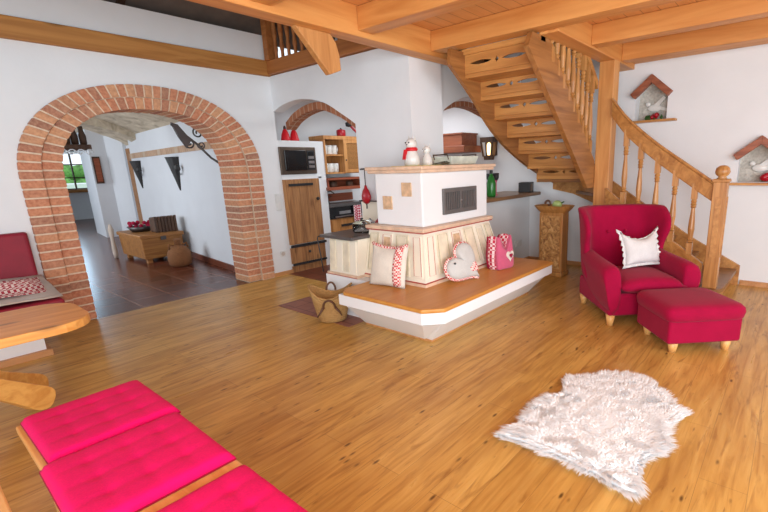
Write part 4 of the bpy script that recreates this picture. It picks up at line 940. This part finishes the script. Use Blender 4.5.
# ------------------------------------------------------------------ gabled wall niches
def niche(yc, w_, z0, ze, zp, label, shelf, sl, dove):
    t = thing('gabled_niche', label, 'niche', (5.95, yc, z0), 0, 'gabled dove niches in the right wall')
    pitch = math.atan2(zp-ze, w_/2); ov = .07
    for s_ in (-1, 1):
        a = Vector((0, yc, zp+.055)); d = Vector((0, s_*math.cos(pitch), -math.sin(pitch))); L_ = (w_/2)/math.cos(pitch)+ov; n_ = Vector((0, s_*math.sin(pitch), math.cos(pitch)))*-.07
        q = [a, a+d*L_, a+d*L_+n_, a-Vector((0, 0, .07/math.cos(pitch)))]
        MB().hexa([p+Vector((5.88, 0, 0)) for p in q]+[p+Vector((5.965, 0, 0)) for p in q]).build('roof_board', M['redwoody'], t, bevel=.004)
    d = thing('x', 'x', 'x') if False else None
    bd = MB().ball((6.105, yc-.01, z0+.15), (.02, .085, .045)).build('dove_relief', M['china'], t, smooth=True)
    MB().ball((6.10, yc+.07, z0+.20), (.02, .03, .028)).build('head', M['china'], bd, smooth=True)
    MB().hexa([(6.09, yc-.05, z0+.16), (6.12, yc-.05, z0+.16), (6.12, yc+.03, z0+.16), (6.09, yc+.03, z0+.16), (6.09, yc-.13, z0+.26), (6.12, yc-.13, z0+.26), (6.12, yc-.10, z0+.28), (6.09, yc-.10, z0+.28)]).build('wing', M['china'], bd)
    MB().hexa([(6.09, yc-.16, z0+.10), (6.12, yc-.16, z0+.10), (6.12, yc-.06, z0+.13), (6.09, yc-.06, z0+.13), (6.09, yc-.16, z0+.13), (6.12, yc-.16, z0+.13), (6.12, yc-.06, z0+.17), (6.09, yc-.06, z0+.17)]).build('tail', M['china'], bd)
    sh = B((5.86, sl[0], shelf-.02), (5.965, sl[1], shelf+.005)).build('wall_shelf', M['stairy'], bevel=.004)
    tag(sh, 'narrow wooden shelf under the %s gabled niche' % dove, 'shelf', 'shelves under the gabled niches')
niche(1.50, .36, 1.90, 2.20, 2.36, 'gabled dove niche high on the wall beside the post', 1.893, (1.20, 1.74), 'upper')
niche(.345, .38, 1.165, 1.45, 1.60, 'gabled dove niche low at the right edge beyond the newel post', 1.155, (.05, .64), 'lower')
def posy(y, z, label, big=1):
    t = thing('flower_posy', label, 'posy', (6.0, y, z), 0, 'flower posies in the wall niches')
    mb = MB()
    for i in range(7): mb.ball((6.0+random.uniform(-.03, .03), y+random.uniform(-.035, .035), z+.035+random.uniform(0, .03)), .026*big, 8, 6)
    mb.build('blossom', M['redenamel'], t, smooth=True)
    for i in range(9):
        a = random.uniform(-1, 1); yy = y-.10*a
        MB().loft([[(6.0+.01*k, yy-.012*w_, z+.004+.05*u), (6.0, yy+.012*w_, z+.004+.05*u), (5.99, yy, z+.008+.05*u)] for u, w_, k in ((0, .5, 0), (.5, 1.4, 1), (1.1, .2, 2))]).build('leaf', M['green'], t)
posy(1.47, 1.90, 'small red and green posy in the upper gabled niche')
posy(.27, 1.166, 'larger red and green posy in the lower gabled niche', 1.4)

# ------------------------------------------------------------------ pedestal
t = thing('carved_pedestal', 'carved wooden pedestal between the stove bench and the armchair', 'pedestal', (5.33, 2.38, 0))
B((5.21, 2.25, .05), (5.40, 2.57, .82)).build('column', M['pedwood'], t, bevel=.01)
B((5.195, 2.28, .10), (5.213, 2.54, .78)).build('carved_panel', M['carved'], t, bevel=.006)
B((5.19, 2.235, 0), (5.42, 2.585, .06)).build('foot', M['pedwood'], t, bevel=.01)
def rr(c, hx_, hy_, z, n=28, e=3.5): return [(c[0]+hx_*math.copysign(abs(math.cos(a))**(2/e), math.cos(a)), c[1]+hy_*math.copysign(abs(math.sin(a))**(2/e), math.sin(a)), z) for a in [2*PI*i/n for i in range(n)]]
c = (5.305, 2.41)
MB().loft([rr(c, .10, .17, .815), rr(c, .135, .215, .86), rr(c, .155, .25, .905), rr(c, .14, .235, .905), rr(c, .11, .19, .868)]).build('tray_top', M['pedwood'], t, smooth=False)
t = thing('green_gourd', 'pale green gourd lying in the pedestal tray', 'gourd', (5.34, 2.34, .87))
MB().ball((5.30, 2.37, .920), (.05, .065, .05)).build('gourd_body', M['apple'], t, smooth=True); MB().tube([(5.30, 2.32, .935), (5.30, 2.28, .955)], .01, 6).build('stalk', M['green'], t)
t = thing('carved_snail', 'small brown curled wooden carving in the pedestal tray', 'carving', (5.33, 2.46, .87))
MB().tube([(5.30, 2.49+(.06-.004*i)*math.cos(.45*i)*.8, .92+(.055-.004*i)*math.sin(.45*i)) for i in range(13)], [.016-.0007*i for i in range(13)], 7).build('curl', M['brown'], t, smooth=True)

# ------------------------------------------------------------------ armchair and footstool
t = thing('armchair', 'crimson wing armchair with beech feet in front of the stairs', 'armchair', (4.32, 1.16, 0), math.atan2(-.75, .66))
W = dict(world=False)
MB().box((-.37, -.40, .095), (.37, .36, .30)).build('seat_base', M['armred'], t, bevel=.03, seg=4, **W)
mb = pillow(.58, .68, .17, 12, p=.28); mb.xf(Matrix.Translation((0, -.13, .365)) @ Matrix.Rotation(PI/2, 4, 'X')); mb.build('seat_cushion', M['armred'], t, smooth=True, **W)
for s_ in (-1, 1):
    prof = []
    for y, zt, xo in ((-.43, .46, .0), (-.42, .545, .0), (-.36, .57, .01), (-.1, .575, .0), (.15, .60, -.02), (.32, .62, -.04)):
        x0 = s_*.275; x1 = s_*(.41+xo); xm = (x0+x1)/2
        prof.append([(x0, y, .12), (x0, y, zt-.08), (x0+s_*.015, y, zt-.02), (xm, y, zt), (x1+s_*.02, y, zt-.03), (x1+s_*.03, y, zt-.10), (x1-s_*.01, y, zt-.2), (x1-s_*.03, y, .11)])
    MB().loft(prof).build('armrest', M['armred'], t, smooth=True, sub=1, **W)
def yfront(z):
    for (z0, y0), (z1, y1) in zip([(.3, .10), (.55, .10), (.66, .06), (.75, -.03), (.85, -.06), (.93, -.02), (.985, .08), (1.1, .1)], [(.55, .10), (.66, .06), (.75, -.03), (.85, -.06), (.93, -.02), (.985, .08), (1.02, .16), (1.2, .16)]):
        if z0 <= z <= z1: return y0+(y1-y0)*(z-z0)/(z1-z0)
    return .1
rows_in, rows_out = [], []
for z in (.30, .45, .58, .66, .74, .82, .90, .96, 1.0):
    lean = .16*(z-.3)/.7; yf = yfront(z); fl_ = .05*max(0, (z-.55))/.45
    side = [(.335+fl_, yf), (.325+fl_*.7, yf+(.18-yf)*.5), (.30, .18), (.24, .25), (.12, .265)]
    pin = [(-x, y) for x, y in side]+[(0, .268)]+[(x, y) for x, y in side[::-1]]
    sideo = [(.40+fl_, yf-.01), (.40+fl_*.8, yf+(.22-yf)*.5), (.395, .26), (.31, .355), (.15, .375)]
    po = [(-x, y) for x, y in sideo]+[(0, .378)]+[(x, y) for x, y in sideo[::-1]]
    rows_in.append([(x, y+lean, z) for x, y in pin]); rows_out.append([(x, y+lean, z) for x, y in po])
loops = [a+b[::-1] for a, b in zip(rows_in, rows_out)]
mb = MB(); V = [mb.verts(l) for l in loops]; n = len(V[0]); h_ = n//2
for a, b in zip(V, V[1:]):
    for i in range(n): mb.face([a[i], a[(i+1) % n], b[(i+1) % n], b[i]])
for v in (V[0], V[-1]):
    for i in range(h_-1): mb.face([v[i], v[i+1], v[n-2-i], v[n-1-i]])
bk = mb.build('wing_back', M['armred'], t, smooth=True, sub=2, **W)
for x in (-.09, .09): MB().ball((x, .345, .74), (.016, .01, .016), 8, 6).build('button', M['armred'], bk, smooth=True, **W)
for x, y in ((-.33, -.35), (.33, -.35), (-.33, .31), (.33, .31)):
    MB().lathe([(.027, 0), (.043, .10)], (x, y, 0), 12).build('leg', M['legwood'], t, smooth=True, **W)
# frilled pillow
t = thing('frilled_pillow', 'white frilled linen pillow on the crimson armchair seat', 'pillow', (4.28, 1.06, .45))
def bow(u, v, x, z): return (x*(1+.10*v*v), z-(.085*(1-u*u) if v > 0 else .0)*v)
FM = pose((4.385, 1.10, .635), math.atan2(-.75, .66)+.25, -.35)
place(pillow(.38, .33, .14, shape=bow), FM).build('pillow_body', M['linen'], t, smooth=True)
mb = MB(); ia, oa = [], []
K = 72
for i in range(K):
    a = 2*PI*i/K; e = .16
    u = max(-1, min(1, 1.25*math.cos(a))); v = max(-1, min(1, 1.25*math.sin(a)))
    m_ = max(abs(math.cos(a)), abs(math.sin(a))); u, v = math.cos(a)/m_, math.sin(a)/m_
    x, z = u*.19*(1-.06*(1-v*v)), v*.165*(1-.06*(1-u*u)); x, z = bow(u, v, x, z)
    ia.append((x*.97, .0, z*.97)); oa.append((x*1.16, .014*math.sin(i*2.1), z*1.15))
mb.loft([ia, oa], cap=False)
o = place(mb, FM).build('frill', M['linen'], t, smooth=True); so = o.modifiers.new('s', 'SOLIDIFY'); so.thickness = .004
# footstool
t = thing('footstool', 'square crimson footstool with beech feet in front of the armchair', 'footstool', (3.80, .565, 0), math.atan2(-.75, .66))
MB().box((-.285, -.25, .085), (.285, .25, .28)).build('body', M['armred'], t, bevel=.02, seg=3, **W)
mb = MB(); n = 12; top = []
for sgn, zc in ((0, .265), (1, .275)): pass
L = []
for z, k in ((.265, .965), (.275, 1.0), (.32, 1.03), (.352, 1.01), (.372, .95), (.384, .80), (.390, .5), (.391, .1)):
    L.append([(p[0], p[1], z) for p in rr((0, 0), .306*k, .27*k, z, 32, 9)])
mb.loft(L).build('lid_cushion', M['armred'], t, smooth=True, **W)
for x, y in ((-.21, -.19), (.21, -.19), (-.21, .19), (.21, .19)): MB().lathe([(.026, 0), (.042, .09)], (x, y, 0), 12).build('leg', M['legwood'], t, smooth=True, **W)

# ------------------------------------------------------------------ sheepskin
RO = [(1.80, 1.07), (1.9, 1.06), (2.01, 1.03), (2.15, 1.05), (2.29, 1.03), (2.42, .97), (2.52, 1.01), (2.62, 1.02), (2.76, .91), (2.88, .75), (2.88, .60), (2.78, .49), (2.68, .41), (2.58, .32), (2.42, .37), (2.25, .34), (2.11, .37), (2.02, .40), (1.89, .37), (1.79, .36), (1.77, .43), (1.80, .55), (1.82, .68), (1.82, .81), (1.82, .95)]
RO = smooth_pts([(x+.0, y+.025) for x, y in RO+[RO[0]]], 4)[:-1]
cx_, cy_ = sum(p[0] for p in RO)/len(RO), sum(p[1] for p in RO)/len(RO)
t = thing('sheepskin_rug', 'white fluffy sheepskin rug lying on the plank floor', 'rug', (cx_, cy_, 0))
LO = [[(cx_+(x-cx_)*k, cy_+(y-cy_)*k, z) for x, y in RO] for k, z in ((.985, .002), (.985, .008), (.94, .024), (.8, .034), (.5, .038), (.2, .04))]
MB().loft(LO).build('hide', M['fur'], t, smooth=True)
def inside(x, y):
    c = False; j = len(RO)-1
    for i in range(len(RO)):
        xi, yi = RO[i]; xj, yj = RO[j]
        if (yi > y) != (yj > y) and x < (xj-xi)*(y-yi)/(yj-yi)+xi: c = not c
        j = i
    return c
mb = MB(); cnt = 0
from mathutils import noise as mno
while cnt < 30000:
    x, y = random.uniform(1.72, 2.95), random.uniform(.28, 1.12)
    if not inside(x, y): continue
    cnt += 1
    a = mno.noise(Vector((x*13, y*13, .3)))*4+random.uniform(-.7, .7); q = mno.noise(Vector((x*16, y*16, 2)))
    dxo, dyo = x-cx_, y-cy_; dl = math.hypot(dxo, dyo)+1e-6
    ed = 0 if inside(cx_+(x-cx_)*1.10, cy_+(y-cy_)*1.10) else .8
    dx = math.cos(a)*.6*(1-ed*.6)+dxo*.9+dxo/dl*ed; dy = math.sin(a)*.6*(1-ed*.6)+dyo*.9+dyo/dl*ed
    ln = random.uniform(.03, .055); up = random.uniform(.3, .55)+.12*q; z0 = .028 if inside(cx_+(x-cx_)*1.06, cy_+(y-cy_)*1.06) else .012
    tip = Vector((x+dx*ln, y+dy*ln, z0+ln*up*.7)); mid = Vector((x+dx*ln*.45, y+dy*ln*.45, z0+ln*up*.55)); wv = Vector((-math.sin(a), math.cos(a), 0))*.0042
    v = mb.verts([Vector((x, y, z0))-wv, Vector((x, y, z0))+wv, mid+wv*.8, mid-wv*.8, tip]); mb.face([v[0], v[1], v[2], v[3]]); mb.face([v[3], v[2], v[4]])
fo = mb.build('fur_pile', M['fur'], t); fo['kind'] = 'stuff'

# ------------------------------------------------------------------ dining corner, lower left
t = thing('pine_table', 'pine dining table with rounded corners at the left edge', 'table', (-.3, 3.15, 0))
def rrect(x0, y0, x1, y1, r, n=6):
    out = []
    for cx, cy, a0 in ((x1-r, y1-r, 0), (x0+r, y1-r, PI/2), (x0+r, y0+r, PI), (x1-r, y0+r, 1.5*PI)):
        out += [(cx+r*math.cos(a0+PI/2*i/n), cy+r*math.sin(a0+PI/2*i/n)) for i in range(n+1)]
    return out
MB().prism(rrect(-1.3, 2.72, .575, 3.28, .17), 'z', .705, .75).build('tabletop', M['pine'], t, bevel=.012, seg=3)
MB().tube([(.20, 3.20, .69), (.50, 3.20, .685), (.53, 3.20, .66)], .012, 8).build('leaf_rail', M['black'], t)
def plank(a, b, wd, th, nm):     # sloping leg plank with a rounded foot end, swept from a to b
    a, b = Vector(a), Vector(b); d = (b-a).normalized(); up = Vector((0, 0, 1)); n_ = (up-d*up.dot(d)).normalized(); sd = d.cross(n_).normalized(); L_ = (b-a).length
    out = smooth_pts([(0, wd*.5), (L_*.5, wd*.42), (L_*.8, wd*.55), (L_*.95, wd*.62), (L_, wd*.3), (L_*1.0, -wd*.25), (L_*.93, -wd*.5), (L_*.8, -wd*.42), (L_*.5, -wd*.38), (0, -wd*.5)], 3)
    MB().loft([[a+d*u+n_*v+sd*e for u, v in out] for e in (-th/2, th/2)]).build(nm, M['pine'], t, bevel=.006)
plank((-.22, 3.22, .70), (.42, 3.60, .055), .13, .07, 'leg'); plank((-.22, 3.10, .70), (.44, 3.88, .055), .13, .07, 'leg')
plank((.24, 3.12, .70), (-.50, 3.45, .055), .13, .07, 'leg'); plank((-1.0, 3.0, .70), (-1.0, 3.45, .05), .12, .07, 'leg')
t = thing('corner_bench', 'red-cushioned corner bench on a white base against the left wall', 'bench', (-.4, 5.1, 0))
B((-3, 4.78, .0), (.63, 5.575, .38)).build('base', M['wall'], t); B((-3, 4.74, 0), (.66, 5.575, .05)).build('skirting', M['skirt'], t)
B((-3, 4.66, .38), (.80, 5.50, .47)).build('seat_pad', M['redleather'], t, bevel=.025, seg=3)
MB().hexa([(-3, 5.42, .47), (.79, 5.42, .47), (.81, 5.57, .47), (-3, 5.57, .47), (-3, 5.48, .96), (.79, 5.48, .96), (.81, 5.575, .96), (-3, 5.575, .96)]).build('backrest', M['redleather'], t, bevel=.025, seg=3)
t = thing('folded_runner', 'beige folded runner with red lace band on the red corner bench', 'cloth', (.3, 5.0, .47))
def drape(x0, x1, z0, nm, mat, y0=4.72, y1=5.2):
    mb = MB(); R_ = []
    for j in range(9):
        y = y0+(y1-y0)*j/8
        R_.append([(x0+(x1-x0)*i/10, y+.03*math.sin(i*.7), z0+.012*math.sin(i*1.1+j*.8)+.09*(j/8)**2+.015) for i in range(11)])
    mb.loft(R_, cap=False, closed=False); o = mb.build(nm, mat, t, smooth=True); s_ = o.modifiers.new('s', 'SOLIDIFY'); s_.thickness = .008; return o
drape(-.4, .80, .485, 'cloth', M['cloth'], 4.68, 5.35); drape(-.3, .74, .500, 'lace_band', M['lace'], 4.88, 5.12)
# pink bench with three cushions
t = thing('pine_bench', 'pale pine sitting bench carrying the pink cushions', 'bench', (.39, 1.5, 0))
B((.165, .35, .42), (.602, 2.42, .452)).build('seat', M['piney'], t, bevel=.006)
for y in (.6, 2.2):
    for x in (.20, .53): B((x, y, 0), (x+.05, y+.07, .42)).build('leg', M['piney'], t, bevel=.004)
B((.36, .6, .18), (.42, 2.25, .24)).build('stretcher', M['piney'], t)
def seatpad(x0, x1, y0, y1, z, label, skew=0):
    t = thing('seat_cushion', label, 'cushion', ((x0+x1)/2, (y0+y1)/2, z), skew, 'pink cushions on the pine bench')
    wx, wy, n = x1-x0, y1-y0, 36; mb = MB(); tp, bt = [], []
    for j in range(n+1):
        ra, rb = [], []
        for i in range(n+1):
            u, v = 2*i/n-1, 2*j/n-1
            e = (max(0, 1-u**16)*max(0, 1-v**16))**.5
            d = 0
            for a in (-.5, 0, .5):
                for b in (-.5, 0, .5): d = max(d, math.exp(-((u-a)**2+(v-b)**2)/.008))
            seam = max(math.exp(-min(abs(v-a) for a in (-.5, 0, .5))**2/.004), .7*math.exp(-min(abs(u-a) for a in (-.5, 0, .5))**2/.004))
            h = .014+.028*e*(1-.24*d-.09*seam)
            ra.append(mb.bm.verts.new((u*wx/2, v*wy/2, h))); rb.append(mb.bm.verts.new((u*wx/2, v*wy/2, .001)))
        tp.append(ra); bt.append(rb)
    for j in range(n):
        for i in range(n):
            mb.face([tp[j][i], tp[j][i+1], tp[j+1][i+1], tp[j+1][i]]); mb.face([bt[j+1][i], bt[j+1][i+1], bt[j][i+1], bt[j][i]])
    for k in range(n):
        mb.face([tp[0][k], bt[0][k], bt[0][k+1], tp[0][k+1]]); mb.face([tp[n][k+1], bt[n][k+1], bt[n][k], tp[n][k]])
        mb.face([tp[k+1][0], bt[k+1][0], bt[k][0], tp[k][0]]); mb.face([tp[k][n], bt[k][n], bt[k+1][n], tp[k+1][n]])
    mb.build('pad', M['pink'], t, world=False, smooth=True)
    MB().tube([(-wx/2, -wy/2, .005), (wx/2, -wy/2, .005), (wx/2, wy/2, .005), (-wx/2, wy/2, .005)], .004, 6, True).build('piping', M['piping'], t, world=False)
    for a in (-.5, 0, .5):
        for b in (-.5, 0, .5): MB().ball((a*wx/2, b*wy/2, .026), (.008, .008, .004), 8, 5).build('tuft', M['pink'], t, world=False, smooth=True)
seatpad(.185, .612, 1.955, 2.415, .452, 'pink tufted cushion at the far end of the pine bench', .01)
seatpad(.155, .600, 1.455, 1.935, .452, 'pink tufted middle cushion on the pine bench', -.01)
seatpad(.180, .595, .93, 1.375, .452, 'pink tufted cushion nearest the camera at the lower edge', .0)
t = thing('pale_stool', 'pale wooden stool edge at the lower left corner', 'stool', (-.13, 1.6, 0))
B((-.33, 1.25, .44), (.062, 1.99, .48)).build('seat', M['piney'], t, bevel=.006)
for x in (-.30, .0):
    for y in (1.30, 1.90): B((x, y, 0), (x+.045, y+.045, .44)).build('leg', M['piney'], t)
